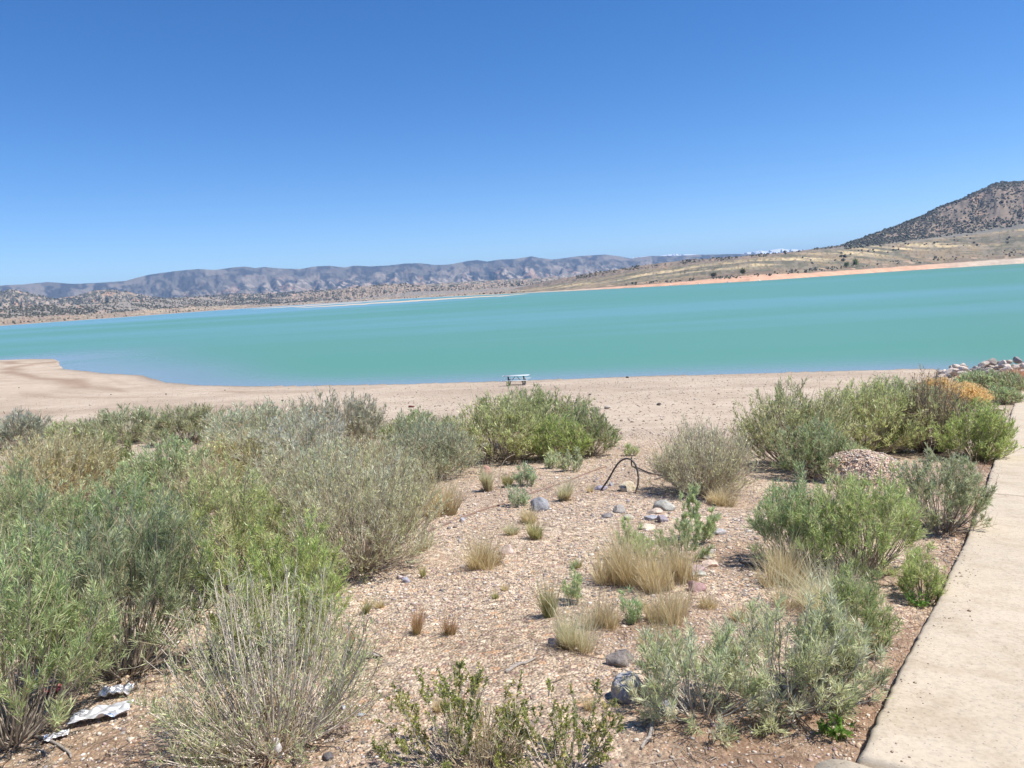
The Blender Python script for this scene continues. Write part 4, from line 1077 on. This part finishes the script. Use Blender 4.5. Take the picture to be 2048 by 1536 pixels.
# dark stalk beside the loop
g = [hit(1264, 934), hit(1275, 938), hit(1300, 948), hit(1322, 953), hit(1350, 958)]
g = [g[0] + [0, 0, .16], g[0] + [0, 0, .02], g[1] + [0, 0, .02], g[2] + [0, 0, .015], g[3] + [0, 0, .015], g[4] + [0, 0, .0]]
tag(single_tube('dead_branch', g, [.012, .013, .012, .010, .008, .005], M_DWOOD, 7), 'dark bent branch lying behind the hose arch', 'branch')
pl = [(846, 1068), (885, 1052), (930, 1034), (975, 1018), (1010, 1008), (1050, 992), (1100, 975), (1140, 961), (1180, 945), (1212, 934)]
tag(single_tube('irrigation_pipe', [hit(*q) + [0, 0, .006] for q in pl], .014, M_PIPE, 8), 'long brown pipe half buried across the gravel', 'pipe')
for i, (pl, rad, mt, lb) in enumerate([
    ([(1012, 1347), (1035, 1332), (1052, 1328), (1072, 1318)], [.011, .010, .008, .005], M_WOOD, 'grey dead stick lying on gravel above the bottom centre shrub'),
    ([(1305, 1448), (1300, 1475), (1288, 1490), (1283, 1500)], [.012, .010, .008, .006], M_WOOD, 'curved bleached stick below the lichen boulder'),
    ([(1310, 960), (1335, 952), (1352, 948)], [.012, .01, .006], M_DWOOD, 'thin dark twig left of the pale twiggy shrub'),
    ([(1480, 1125), (1510, 1135), (1545, 1142)], [.016, .02, .012], M_DWOOD, 'charred stick under the straw grass'),
    ([(25, 1470), (90, 1480), (135, 1505), (142, 1518)], [.009, .008, .007, .004], M_WOOD, 'pale forked stick lying in the bottom left corner'),
    ([(1690, 1020), (1650, 1010), (1620, 1000)], [.01, .008, .005], M_DWOOD, 'short dark twig left of the gravel mound shrub'),
    ([(930, 1000), (900, 1012), (868, 1040)], [.006, .006, .004], M_PIPE, 'thin brown stem beside the half buried pipe')]):
    tag(single_tube('stick', [hit(*q) + [0, 0, .008] for q in pl], rad, mt, 6), lb, 'stick')
# split bark piece
def bark():
    a = hit(712, 1312); b_ = hit(775, 1318); V = []
    root = empty('driftwood', tuple(a), 'splintered dark bark piece lying on the gravel left of centre', 'driftwood')
    for k in range(5):
        o = np.array([rng.uniform(-.01, .01), rng.uniform(-.02, .02), .01 + .006 * k])
        s_ = a + (b_ - a) * rng.uniform(0, .35) + o; e_ = a + (b_ - a) * rng.uniform(.55, 1) + o * .5
        single_tube('splinter', np.array([s_, (s_ + e_) / 2 + [0, 0, .006], e_]) - a, [.013 - .001 * k, .012, .003], M_DWOOD if k % 2 == 0 else M_WOOD, 6, root)
bark()
# bent dry stalks by the round grey shrub
def stalk(pxs, hs, label, rad=.0035):
    P0 = [hit(*pxs[0])] ; d = depth_of(P0[0])
    pts = [P0[0] - [0, 0, .01]] + [at_depth(x, y, d) for x, y in pxs[1:]]
    tag(single_tube('dry_stalk', pts, [rad, rad, rad * .5], M_STRAW, 5), label, 'stalk')
M_STRAW = flat('straw_stalk', (.58, .50, .36), .7, 0, 60, .2)
stalk([(912, 955), (917, 925), (925, 912), (938, 905)], 0, 'pale curved stalk in front of the round grey shrub', .006)
stalk([(842, 965), (846, 940), (856, 918)], 0, 'upright pale stalk left of the round grey shrub', .006)
stalk([(838, 965), (842, 945), (845, 920)], 0, 'leftmost pale stalk by the round grey shrub', .006)
stalk([(850, 962), (868, 942), (885, 934), (905, 950)], 0, 'low arching yellow stalk at the foot of the round grey shrub', .005)
stalk([(1002, 985), (1000, 945), (1010, 920), (1030, 908)], 0, 'tall yellow stalk bending right of the reddish rock', .005)

# ----------------------------------------------------------------- litter: foil and plastic
def crinkle(name, px, py, wp, hp, seed, mat, label, lift=.03, yaw=.2):
    p = hit(px, py); d = depth_of(p); w = wp * d / F; l = hp * d / F * 1.9
    n = 36; X, Y = np.meshgrid(np.linspace(-1, 1, n), np.linspace(-1, 1, n))
    sh = 1 + .35 * (fbm(X * 1.5 + seed, Y * 1.5, 3, seed) - .5)
    r_ = np.random.default_rng(seed)
    Z = np.zeros_like(X)
    for k in range(20):
        a = r_.uniform(0, math.pi); Z += np.abs(((X * math.cos(a) + Y * math.sin(a)) * r_.uniform(.8, 2.2) + r_.uniform(0, 9)) % 1 - .5) * r_.uniform(.3, 1)
    Z = (Z - Z.min()) / (Z.max() - Z.min())
    x = X * w / 2 * sh; y = Y * l / 2 * sh
    xr = x * math.cos(yaw) - y * math.sin(yaw); yr = x * math.sin(yaw) + y * math.cos(yaw)
    wx, wy = xr + p[0], yr + p[1]
    V = np.stack([xr, yr, hfun(wx, wy) - p[2] + .012 + Z * lift], -1).reshape(-1, 3)
    idx = np.arange(n * n).reshape(n, n); q = np.stack([idx[:-1, :-1], idx[:-1, 1:], idx[1:, 1:], idx[1:, :-1]], -1).reshape(-1, 4)
    V2 = V - [0, 0, .002]
    ring = np.r_[idx[0, :], idx[1:, -1], idx[-1, -2::-1], idx[-2:0:-1, 0]]; rn = np.roll(ring, -1); o = n * n
    ob = mk_mesh(name, np.concatenate([V, V2]), [q, q[:, ::-1] + o, np.stack([ring, ring + o, rn + o, rn], -1)], mat)
    ob.location = p; return tag(ob, label, 'litter')
def foil_mat():
    m, nt, b, out = nodes('silver_foil')
    n = noise(nt, pos(nt), 9, 3)
    c = ramp(nt, n, [(.3, (.72, .72, .74)), (.62, (.7, .7, .74)), (.66, (.10, .25, .6)), (.72, (.7, .7, .74))])
    L(nt, c, b.inputs['Base Color']); b.inputs['Metallic'].default_value = .6; b.inputs['Roughness'].default_value = .48
    return m
M_FOIL = foil_mat(); M_WRED = flat('red_wrapper', (.45, .06, .08), .4, 0, 25, .6); M_PLAS = flat('white_plastic', (.72, .70, .70), .4, 0, 40, .1)
crinkle('foil_sheet', 205, 1436, 112, 30, 3, M_FOIL, 'crumpled silver foil sheet lying under the left shrubs', .045, .25)
crinkle('foil_scrap', 235, 1392, 60, 16, 5, M_FOIL, 'smaller torn silver foil behind the crumpled sheet', .05, .1)
crinkle('foil_scrap', 112, 1478, 46, 16, 7, M_FOIL, 'small foil strip near the bottom left forked stick', .02, .5)
crinkle('foil_scrap', 98, 1432, 24, 14, 9, M_FOIL, 'tiny foil bit left of the crumpled sheet', .02, .1)
crinkle('wrapper', 105, 1388, 50, 18, 11, M_WRED, 'red and white wrapper under the bottom left shrub', .03, .3)
def plastic_scrap():
    p = hit(552, 1514); d = depth_of(p)
    n = 18; u, v = np.meshgrid(np.linspace(0, 1, 8), np.linspace(0, 1, n))
    a = u * 2.4 - 1.2
    x = (np.sin(a) * .018 + v * .022) ; y = -np.cos(a) * .02 + .006 * (vnoise(u * 6, v * 8, 4) - .5); z = .095 * (1 - v) + .004 * vnoise(u * 9, v * 9, 2)
    V = np.stack([x * 1.1, y, z + .003], -1).reshape(-1, 3); V2 = V + np.stack([-np.sin(a) * .0015, np.cos(a) * .0015, a * 0], -1).reshape(-1, 3)
    idx = np.arange(8 * n).reshape(n, 8); q = np.stack([idx[:-1, :-1], idx[:-1, 1:], idx[1:, 1:], idx[1:, :-1]], -1).reshape(-1, 4)
    o = 8 * n; ring = np.r_[idx[0, :], idx[1:, -1], idx[-1, -2::-1], idx[-2:0:-1, 0]]; rn = np.roll(ring, -1)
    ob = mk_mesh('plastic_scrap', np.concatenate([V, V2]), [q, q[:, ::-1] + o, np.stack([ring, ring + o, rn + o, rn], -1)], M_PLAS)
    ob.location = p; tag(ob, 'torn white plastic scrap standing at the foot of the grey fan', 'litter')
plastic_scrap()

# ----------------------------------------------------------------- picnic table
def picnic_table():
    c = hit(1033, 771); c[2] = float(hfun(c[0], c[1]))
    root = empty('picnic_table', tuple(c), 'pale blue metal picnic table standing alone on the beach by the water', 'table', rz=math.radians(-10.5))
    mt = flat('pale_blue_metal', (.50, .545, .545), .65, 0, 10, .06); mf = flat('dark_steel_frame', (.045, .05, .065), .5, .3, 20, .2)
    def slatted(name, y0, wid, ln, z):
        L_ = []; nsl = max(3, int(wid / .095)); sw = wid / nsl
        for k in range(nsl): L_.append(((0, y0 - wid / 2 + sw * (k + .5), z), (ln, sw * .86, .022), None))
        for sx in (-1, 1): L_.append(((sx * (ln / 2 + .016), y0, z), (.028, wid, .036), None))
        V, q = boxes(L_); return mk_mesh(name, V, [q], mt, parent=root)
    slatted('tabletop', 0, .74, 1.98, .76)
    for s in (-1, 1): slatted('bench', s * .68, .27, 1.98, .455)
    for sx in (-1, 1):
        x = sx * .60; L_ = []
        for yy in (-.10, .10): L_.append(((x, yy, .40), (.06, .07, .69), None))       # centre posts
        L_.append(((x, 0, .72), (.058, .66, .05), None)); L_.append(((x, 0, .415), (.052, 1.5, .05), None))
        for yy in (-.66, .66): L_.append(((x, yy, .22), (.056, .055, .36), None))       # bench legs
        L_.append(((x, 0, .035), (.054, 1.38, .05), None))
        V, q = boxes(L_); mk_mesh('end_frame', V, [q], mf, parent=root)
        a = np.array([sx * .56, 0, .12]); b_ = np.array([sx * .04, 0, .735])
        single_tube('brace', [a, (a + b_) / 2, b_], .02, mf, 6, root)
    V, q = boxes([((0, 0, .075), (1.14, .04, .035), None)]); mk_mesh('bottom_rail', V, [q], mf, parent=root)
picnic_table()

# ----------------------------------------------------------------- far shore details
M_ROOF = flat('shelter_roof', (.07, .075, .07), .7); M_PAD = flat('shelter_pad', (.55, .5, .42), .9)
def pen_point(px, py):
    A, te = az_te(px, py); rb = float(far_shore(np.array([A]))[0])
    R = np.linspace(rb, rb + 700, 1400); z = L_PEN.z(np.full(1400, A), R); line = 1.6 + te * R
    i = int(np.argmax(z > line)); 
    return np.array([R[i] * math.sin(A), R[i] * math.cos(A), z[i]]), A
for px, py, lb in ((1373, 545, 'left of three small dark roofed shelters on the far bank'), (1399, 541.5, 'middle of three small dark roofed shelters on the far bank'), (1432, 539, 'right of three small dark roofed shelters on the far bank')):
    p, A = pen_point(px, py)
    e = empty('picnic_shelter', tuple(p), lb, 'shelter', 'picnic shelters on the far bank', -A)
    V, q = boxes([((0, 0, 3.0), (8.2, 5, .25), None), ((0, 0, 3.35), (7.2, 3.2, .5), None)]); mk_mesh('roof', V, [q], M_ROOF, parent=e)
    for sx in (-1, 1):
        for sy in (-1, 1):
            V, q = boxes([((sx * 3.6, sy * 2, 1.4), (.25, .25, 2.95), None)]); mk_mesh('post', V, [q], M_ROOF, parent=e)
    V, q = boxes([((0, 0, .1), (9, 6, .5), None)]); mk_mesh('slab', V, [q], M_PAD, parent=e)
wm = [rock_mesh('shore_boulder', 1, .8, .8, 950 + i, M_ROCK, 10, 2) for i in range(4)]
for i, (px, s) in enumerate([(1286, 2.2), (1341, 3.2), (1397, 3.2), (1455, 3.6), (1518, 4.0)]):
    A = P2A(px); R = float(far_shore(np.array([A]))[0]) + 3
    ob = bpy.data.objects.new('shore_boulder', wm[i % 4]); COL.objects.link(ob)
    ob.location = (R * math.sin(A), R * math.cos(A), -6.6); ob.scale = (s * 1.3, s, s); ob.rotation_euler = (0, 0, i); ob.color = (.82, .78, .72, 1)
    tag(ob, 'white boulder at the waterline of the orange far beach', 'boulder', 'white boulders along the far waterline')
for i in range(46):
    px = rng.uniform(1275, 1560); A = P2A(px); R = float(far_shore(np.array([A]))[0]); ra = float(r_apr(np.array([A]))[0])
    R = R + (ra - R) * (.105 + .05 * math.exp(-((px - 1500) / 90) ** 2) + rng.uniform(-.006, .006)); z = float(L_PEN.z(np.array([A]), np.array([R]))[0])
    ob = bpy.data.objects.new('bank_boulder', wm[i % 4]); COL.objects.link(ob); s = rng.uniform(1.0, 2.4)
    ob.location = (R * math.sin(A), R * math.cos(A), z + .2); ob.scale = (s * 1.3, s, s); ob.rotation_euler = (0, 0, rng.uniform(0, 6)); ob.color = (.62, .54, .44, 1)
    tag(ob, 'pale boulder in the line below the far shelters', 'boulder', 'pale boulders along the far bank')

def far_tree(px, py, hpx, wpx, col, label, seed):
    p, A = pen_point(px, py); d = depth_of(p); h = hpx * d / F; w = wpx * d / F
    r_ = np.random.default_rng(seed)
    e = empty('tree', tuple(p), label, 'tree', 'small trees on the far bank')
    lim = [np.array([[0, 0, -.2], [0, 0, h * .35], [r_.normal(0, .1) * w, 0, h * .8]])]
    for k in range(5):
        a = r_.uniform(0, 6.28); lim.append(np.array([[0, 0, h * .25], [w * .15 * math.cos(a), w * .15 * math.sin(a), h * .45], [w * .35 * math.cos(a), w * .35 * math.sin(a), h * r_.uniform(.6, .85)]]))
    V, q = tubes(np.array(lim), np.tile([.18, .12, .05], (6, 1)), 5)
    mk_mesh('trunk', V, [q], M_STEM, col=np.tile([.16, .12, .09], (len(V), 1)), parent=e)
    n = 900; c = r_.normal(0, 1, (n, 3)) * np.array([w * .22, w * .22, h * .19]) + [0, 0, h * .62]
    s = .45; V = c[:, None] + r_.normal(0, s, (n, 4, 3))
    mk_mesh('crown', V.reshape(-1, 3), [np.arange(n * 4).reshape(n, 4)], M_LEAF, col=np.repeat(np.array(col) * r_.uniform(.7, 1.3, (n, 1)), 4, 0), parent=e)
far_tree(1711, 535, 17, 11, (.17, .23, .06), 'fresh green tree on the far shore below the hill', 1)
far_tree(1486, 550, 13, 11, (.19, .19, .07), 'olive yellow tree on the far bank right of the shelters', 2)
far_tree(1427, 555, 9, 12, (.16, .14, .07), 'low brownish tree on the far bank below the shelters', 3)
far_tree(1693, 535, 10, 10, (.18, .22, .08), 'paler small tree left of the fresh green one', 4)

# ----------------------------------------------------------------- gravel, dry ground cover
def scatter_polar(r_, n, rmin, rmax, amax, pw):
    u = r_.random(n); R = (rmin ** pw + u * (rmax ** pw - rmin ** pw)) ** (1 / pw); A = r_.uniform(-amax, amax, n)
    return R * np.sin(A), R * np.cos(A), R
def gravel():
    r_ = np.random.default_rng(55)
    bm = bmesh.new(); bmesh.ops.create_icosphere(bm, subdivisions=1, radius=1); bm.verts.ensure_lookup_table()
    iv = np.array([v.co[:] for v in bm.verts]); iff = np.array([[v.index for v in f.verts] for f in bm.faces]); bm.free()
    n = 165000
    x, y, R = scatter_polar(r_, n, 1.9, 19, .66, .9)
    keep = path_signed(x, y) < -.02
    dens = fbm(x * 1.2, y * 1.2, 3, 71); keep &= (dens * 1.5 + .35 * r_.random(n)) > .84
    sand = np.exp(-((x + .45) / .35) ** 2 - ((y - 2.5) / .5) ** 2); keep &= r_.random(n) > sand * .75
    x, y, R = x[keep], y[keep], R[keep]; n = len(x)
    s = .0049 * r_.lognormal(0, .5, n); s = np.clip(s, .003, .019) * np.clip(R / 5, .9, 1.35)
    z = hfun(x, y)
    V = iv[None] * (1 + .5 * (r_.random((n, 12, 1)) - .5)) * np.stack([s * r_.uniform(.8, 1.5, n), s * r_.uniform(.7, 1.2, n), s * r_.uniform(.4, .8, n)], -1)[:, None]
    a = r_.uniform(0, 6.28, n); ca, sa = np.cos(a)[:, None], np.sin(a)[:, None]
    V = np.stack([V[..., 0] * ca - V[..., 1] * sa, V[..., 0] * sa + V[..., 1] * ca, V[..., 2]], -1)
    V += np.stack([x, y, z + s * .2], -1)[:, None]
    pal = np.array([(.56, .46, .36), (.66, .56, .45), (.50, .38, .30), (.66, .58, .48), (.60, .44, .30), (.40, .36, .34), (.46, .33, .29), (.58, .48, .40), (.34, .28, .25), (.60, .46, .34), (.56, .44, .33), (.62, .52, .42), (.66, .52, .35), (.74, .68, .60), (.22, .19, .17), (.28, .21, .18)])
    c = pal[r_.integers(0, len(pal), n)] * r_.uniform(.8, 1.15, (n, 1))
    f = (iff[None] + (np.arange(n) * 12)[:, None, None]).reshape(-1, 3)
    ob = mk_mesh('gravel', V.reshape(-1, 3), [f], M_PEB, col=np.repeat(c, 12, 0))
    tag(ob, 'loose multicoloured gravel over the slope', 'gravel', kind='stuff')
    # on the mound
    c0, w, h, wx, wy, wz, Z = MOUND
    k = r_.integers(0, wx.size, 3800); k = k[Z.ravel()[k] > .05]; m = len(k)
    px_ = wx.ravel()[k] + r_.normal(0, .01, m); py_ = wy.ravel()[k] + r_.normal(0, .01, m); pz_ = wz.ravel()[k]
    s = np.clip(.0075 * r_.lognormal(0, .4, m), .004, .018)
    V = iv[None] * (1 + .5 * (r_.random((m, 12, 1)) - .5)) * s[:, None, None] * np.array([1.2, 1, .7]) + np.stack([px_, py_, pz_ + s * .2], -1)[:, None]
    c = pal[r_.integers(0, len(pal) - 2, m)] * r_.uniform(.9, 1.2, (m, 1))
    f = (iff[None] + (np.arange(m) * 12)[:, None, None]).reshape(-1, 3)
    tag(mk_mesh('mound_gravel', V.reshape(-1, 3), [f], M_PEB, col=np.repeat(c, 12, 0)), 'pebbles coating the gravel mound', 'gravel', kind='stuff')
gravel()

def path_spill():
    r_ = np.random.default_rng(57); n = 1500
    ss = r_.uniform(.02, seg[-1], n); off = .015 + np.abs(r_.normal(0, 1, n)) * .10 * (.3 + fbm(ss * .9, ss * 0, 3, 4))
    T = pe_dir(ss); q = pe_at(ss) + np.stack([T[:, 1], -T[:, 0]], -1) * off[:, None]
    x, y = q[:, 0], q[:, 1]; z = hfun(x, y) + SLAB_T
    ov = np.array([[1, 0, 0], [0, 1, 0], [-1, 0, 0], [0, -1, 0], [0, 0, .7], [0, 0, -.4]]); of = np.array([[0, 1, 4], [1, 2, 4], [2, 3, 4], [3, 0, 4], [1, 0, 5], [2, 1, 5], [3, 2, 5], [0, 3, 5]])
    s = np.clip(.0035 * r_.lognormal(0, .55, n), .0015, .013)
    V = ov[None] * s[:, None, None] * (1 + .5 * (r_.random((n, 6, 3)) - .5)) + np.stack([x, y, z + s * .15], -1)[:, None]
    c = np.array([(.46, .37, .28), (.38, .29, .21), (.58, .49, .38), (.34, .25, .18)])[r_.integers(0, 4, n)]
    f = (of[None] + (np.arange(n) * 6)[:, None, None]).reshape(-1, 3)
    tag(mk_mesh('path_grit', V.reshape(-1, 3), [f], M_PEB, col=np.repeat(c, 6, 0)), 'grit spilled over the left edge of the path', 'gravel', kind='stuff')
path_spill()

def ground_cover():
    r_ = np.random.default_rng(66)
    # reddish dry annual grass along the path and lower right; pale straw elsewhere
    n = 95000
    x, y, R = scatter_polar(r_, n, 1.9, 17, .66, 1.0)
    pd = path_signed(x, y)
    red = np.exp(-np.clip(-pd, 0, None) / .55)
    shr = np.zeros(n)
    for s, p in zip(SHRUBS, shrub_pos):
        w = s[3] * depth_of(p) / F * .5; shr = np.maximum(shr, np.exp(-(np.hypot(x - p[0], y - p[1]) / (w * .95)) ** 2))
    bz = brown_zone(x, y)
    pr = .9 * red + .6 * bz + .55 * shr * sstep(.4, .6, fbm(x * 1.5, y * 1.5, 3, 13)) + .75 * sstep(.52, .68, fbm(x * .9, y * .9, 3, 15))
    keep = (pd < -.01) & (r_.random(n) < pr)
    x, y, R, red, pd = x[keep], y[keep], R[keep], red[keep], pd[keep]; n = len(x)
    z = hfun(x, y); h = r_.uniform(.02, .075, n) * (1 + .5 * red)
    th = r_.uniform(.2, 1.35, n); a = r_.uniform(0, 6.28, n)
    d = np.stack([np.sin(th) * np.cos(a), np.sin(th) * np.sin(a), np.cos(th)], -1)
    b = np.stack([x, y, z - .003], -1); w = np.maximum(.0009, .0003 * R)[:, None]; sd = unit(np.cross(d, r_.normal(0, 1, (n, 3))))
    V = np.stack([b - sd * w, b + sd * w, b + d * h[:, None]], 1).reshape(-1, 3)
    cr = np.array([[.42, .23, .14], [.48, .28, .17], [.34, .19, .12], [.50, .37, .23]])[r_.integers(0, 4, n)]
    cs = np.array([[.56, .45, .29], [.48, .38, .25], [.62, .51, .34], [.34, .32, .17]])[r_.integers(0, 4, n)]
    m = (r_.random(n) < np.clip(red * 1.3 + .5 * brown_zone(x, y), 0, 1))[:, None]
    c = np.where(m, cr, cs) * r_.uniform(.75, 1.2, (n, 1))
    tag(mk_mesh('dry_grass', V, [np.arange(n * 3).reshape(n, 3)], M_GRASS, col=np.repeat(c, 3, 0)), 'short dry reddish and straw grass between the plants', 'grass', kind='stuff')
    # fallen twigs
    n = 5200; x, y, R = scatter_polar(r_, n, 1.9, 13, .66, 1.0); k = path_signed(x, y) < -.05; x, y = x[k], y[k]; n = len(x)
    a = r_.uniform(0, 6.28, n); ln = r_.uniform(.03, .16, n)
    t = np.linspace(-.5, .5, 4)[None] * ln[:, None]; bend = (np.linspace(-1, 1, 4) ** 2)[None] * ln[:, None] * r_.uniform(-.15, .15, (n, 1))
    PX = x[:, None] + t * np.cos(a)[:, None] - bend * np.sin(a)[:, None]; PY = y[:, None] + t * np.sin(a)[:, None] + bend * np.cos(a)[:, None]
    P = np.stack([PX, PY, hfun(PX, PY) + .006], -1)
    V, q = tubes(P, np.tile([.0022, .002, .0017, .001], (n, 1)), 3)
    c = np.array([[.40, .33, .26], [.30, .24, .18], [.17, .13, .10], [.46, .40, .33]])[r_.integers(0, 4, n)]
    tag(mk_mesh('fallen_twigs', V, [q], M_STEM, col=np.repeat(c, 12, 0)), 'fine fallen twigs strewn over the gravel', 'twigs', kind='stuff')
ground_cover()

# beach grit: scattered small stones far out on the beach
def beach_grit():
    r_ = np.random.default_rng(88); n = 26000
    R = r_.uniform(17, 95, n); A = r_.uniform(-.66, .66, n); k = R < shore_dist(A) - 1; R, A = R[k], A[k]; n = len(R)
    x, y = R * np.sin(A), R * np.cos(A); k = path_signed(x, y) < -.5; x, y, R = x[k], y[k], R[k]; n = len(x)
    z = hfun(x, y); s = np.clip(.02 * r_.lognormal(0, .5, n), .01, .07)
    ov = np.array([[1, 0, 0], [0, 1, 0], [-1, 0, 0], [0, -1, 0], [0, 0, .7], [0, 0, -.4]]); of = np.array([[0, 1, 4], [1, 2, 4], [2, 3, 4], [3, 0, 4], [1, 0, 5], [2, 1, 5], [3, 2, 5], [0, 3, 5]])
    V = ov[None] * s[:, None, None] * (1 + .4 * (r_.random((n, 6, 3)) - .5)) + np.stack([x, y, z + .004], -1)[:, None]
    pal = np.array([(.5, .39, .30), (.30, .23, .18), (.55, .46, .37), (.24, .18, .14), (.42, .31, .23)])
    c = pal[r_.integers(0, 5, n)]
    f = (of[None] + (np.arange(n) * 6)[:, None, None]).reshape(-1, 3)
    tag(mk_mesh('beach_grit', V.reshape(-1, 3), [f], M_PEB, col=np.repeat(c, 6, 0)), 'sparse grit and small stones over the bare beach', 'gravel', kind='stuff')
beach_grit()

# ----------------------------------------------------------------- air
def haze():
    V, q = boxes([((0, 5000, 345), (46000, 46000, 710), None)])
    m = bpy.data.materials.new('haze_air'); m.use_nodes = True; nt = m.node_tree; nt.nodes.clear()
    out = nt.nodes.new('ShaderNodeOutputMaterial'); v = nt.nodes.new('ShaderNodeVolumePrincipled')
    v.inputs['Color'].default_value = (.34, .60, 1.0, 1); v.inputs['Density'].default_value = HAZE; v.inputs['Anisotropy'].default_value = 0.1
    nt.links.new(v.outputs[0], out.inputs['Volume'])
    ob = mk_mesh('haze', V, [q], m); tag(ob, 'thin blue haze in the distant air', 'haze', kind='stuff')
HAZE = 5.2e-5
haze()

# ----------------------------------------------------------------- light, sky, camera
SUN_EL = math.radians(60); SUN_AZ = math.radians(98)      # azimuth from +Y towards +X
sv = Vector((math.cos(SUN_EL) * math.sin(SUN_AZ), math.cos(SUN_EL) * math.cos(SUN_AZ), math.sin(SUN_EL)))
sd = bpy.data.lights.new('sun', 'SUN'); sd.energy = 4.2; sd.angle = math.radians(.53); sd.color = (1, .96, .90)
so = bpy.data.objects.new('sun', sd); COL.objects.link(so); so.rotation_euler = (-sv).to_track_quat('-Z', 'Y').to_euler()
w = bpy.data.worlds.new('World'); sc.world = w; w.use_nodes = True; nt = w.node_tree
bg = nt.nodes['Background']
sky = nt.nodes.new('ShaderNodeTexSky'); sky.sky_type = 'NISHITA'; sky.sun_disc = False
sky.sun_elevation = SUN_EL; sky.sun_rotation = SUN_AZ; sky.altitude = 1800; sky.air_density = 0.82; sky.dust_density = 0.05; sky.ozone_density = 1.5
hs = nt.nodes.new('ShaderNodeHueSaturation'); hs.inputs['Saturation'].default_value = 1.33; hs.inputs['Hue'].default_value = .506
nt.links.new(sky.outputs[0], hs.inputs['Color']); nt.links.new(hs.outputs[0], bg.inputs[0]); bg.inputs[1].default_value = 0.104

cd = bpy.data.cameras.new('camera'); cam = bpy.data.objects.new('camera', cd); COL.objects.link(cam)
cd.sensor_fit = 'HORIZONTAL'; cd.sensor_width = 36; cd.lens = 36 * F / W; cd.clip_start = .05; cd.clip_end = 60000
Mx = Matrix((rgt, upv, -fwd)).transposed().to_4x4(); Mx.translation = Vector(CAM)
cam.matrix_world = Mx; sc.camera = cam

sc.view_settings.view_transform = 'Standard'; sc.view_settings.look = 'None'; sc.view_settings.gamma = 1.0
sc.view_settings.exposure = 0.7; sc.view_settings.use_curve_mapping = False
sc.cycles.max_bounces = 6; sc.cycles.diffuse_bounces = 5; sc.cycles.glossy_bounces = 2; sc.cycles.transmission_bounces = 3; sc.cycles.volume_bounces = 0
sc.cycles.use_denoising = True; sc.cycles.denoiser = 'OPENIMAGEDENOISE'; sc.cycles.denoising_input_passes = 'RGB_ALBEDO_NORMAL'; sc.cycles.denoising_prefilter = 'ACCURATE'
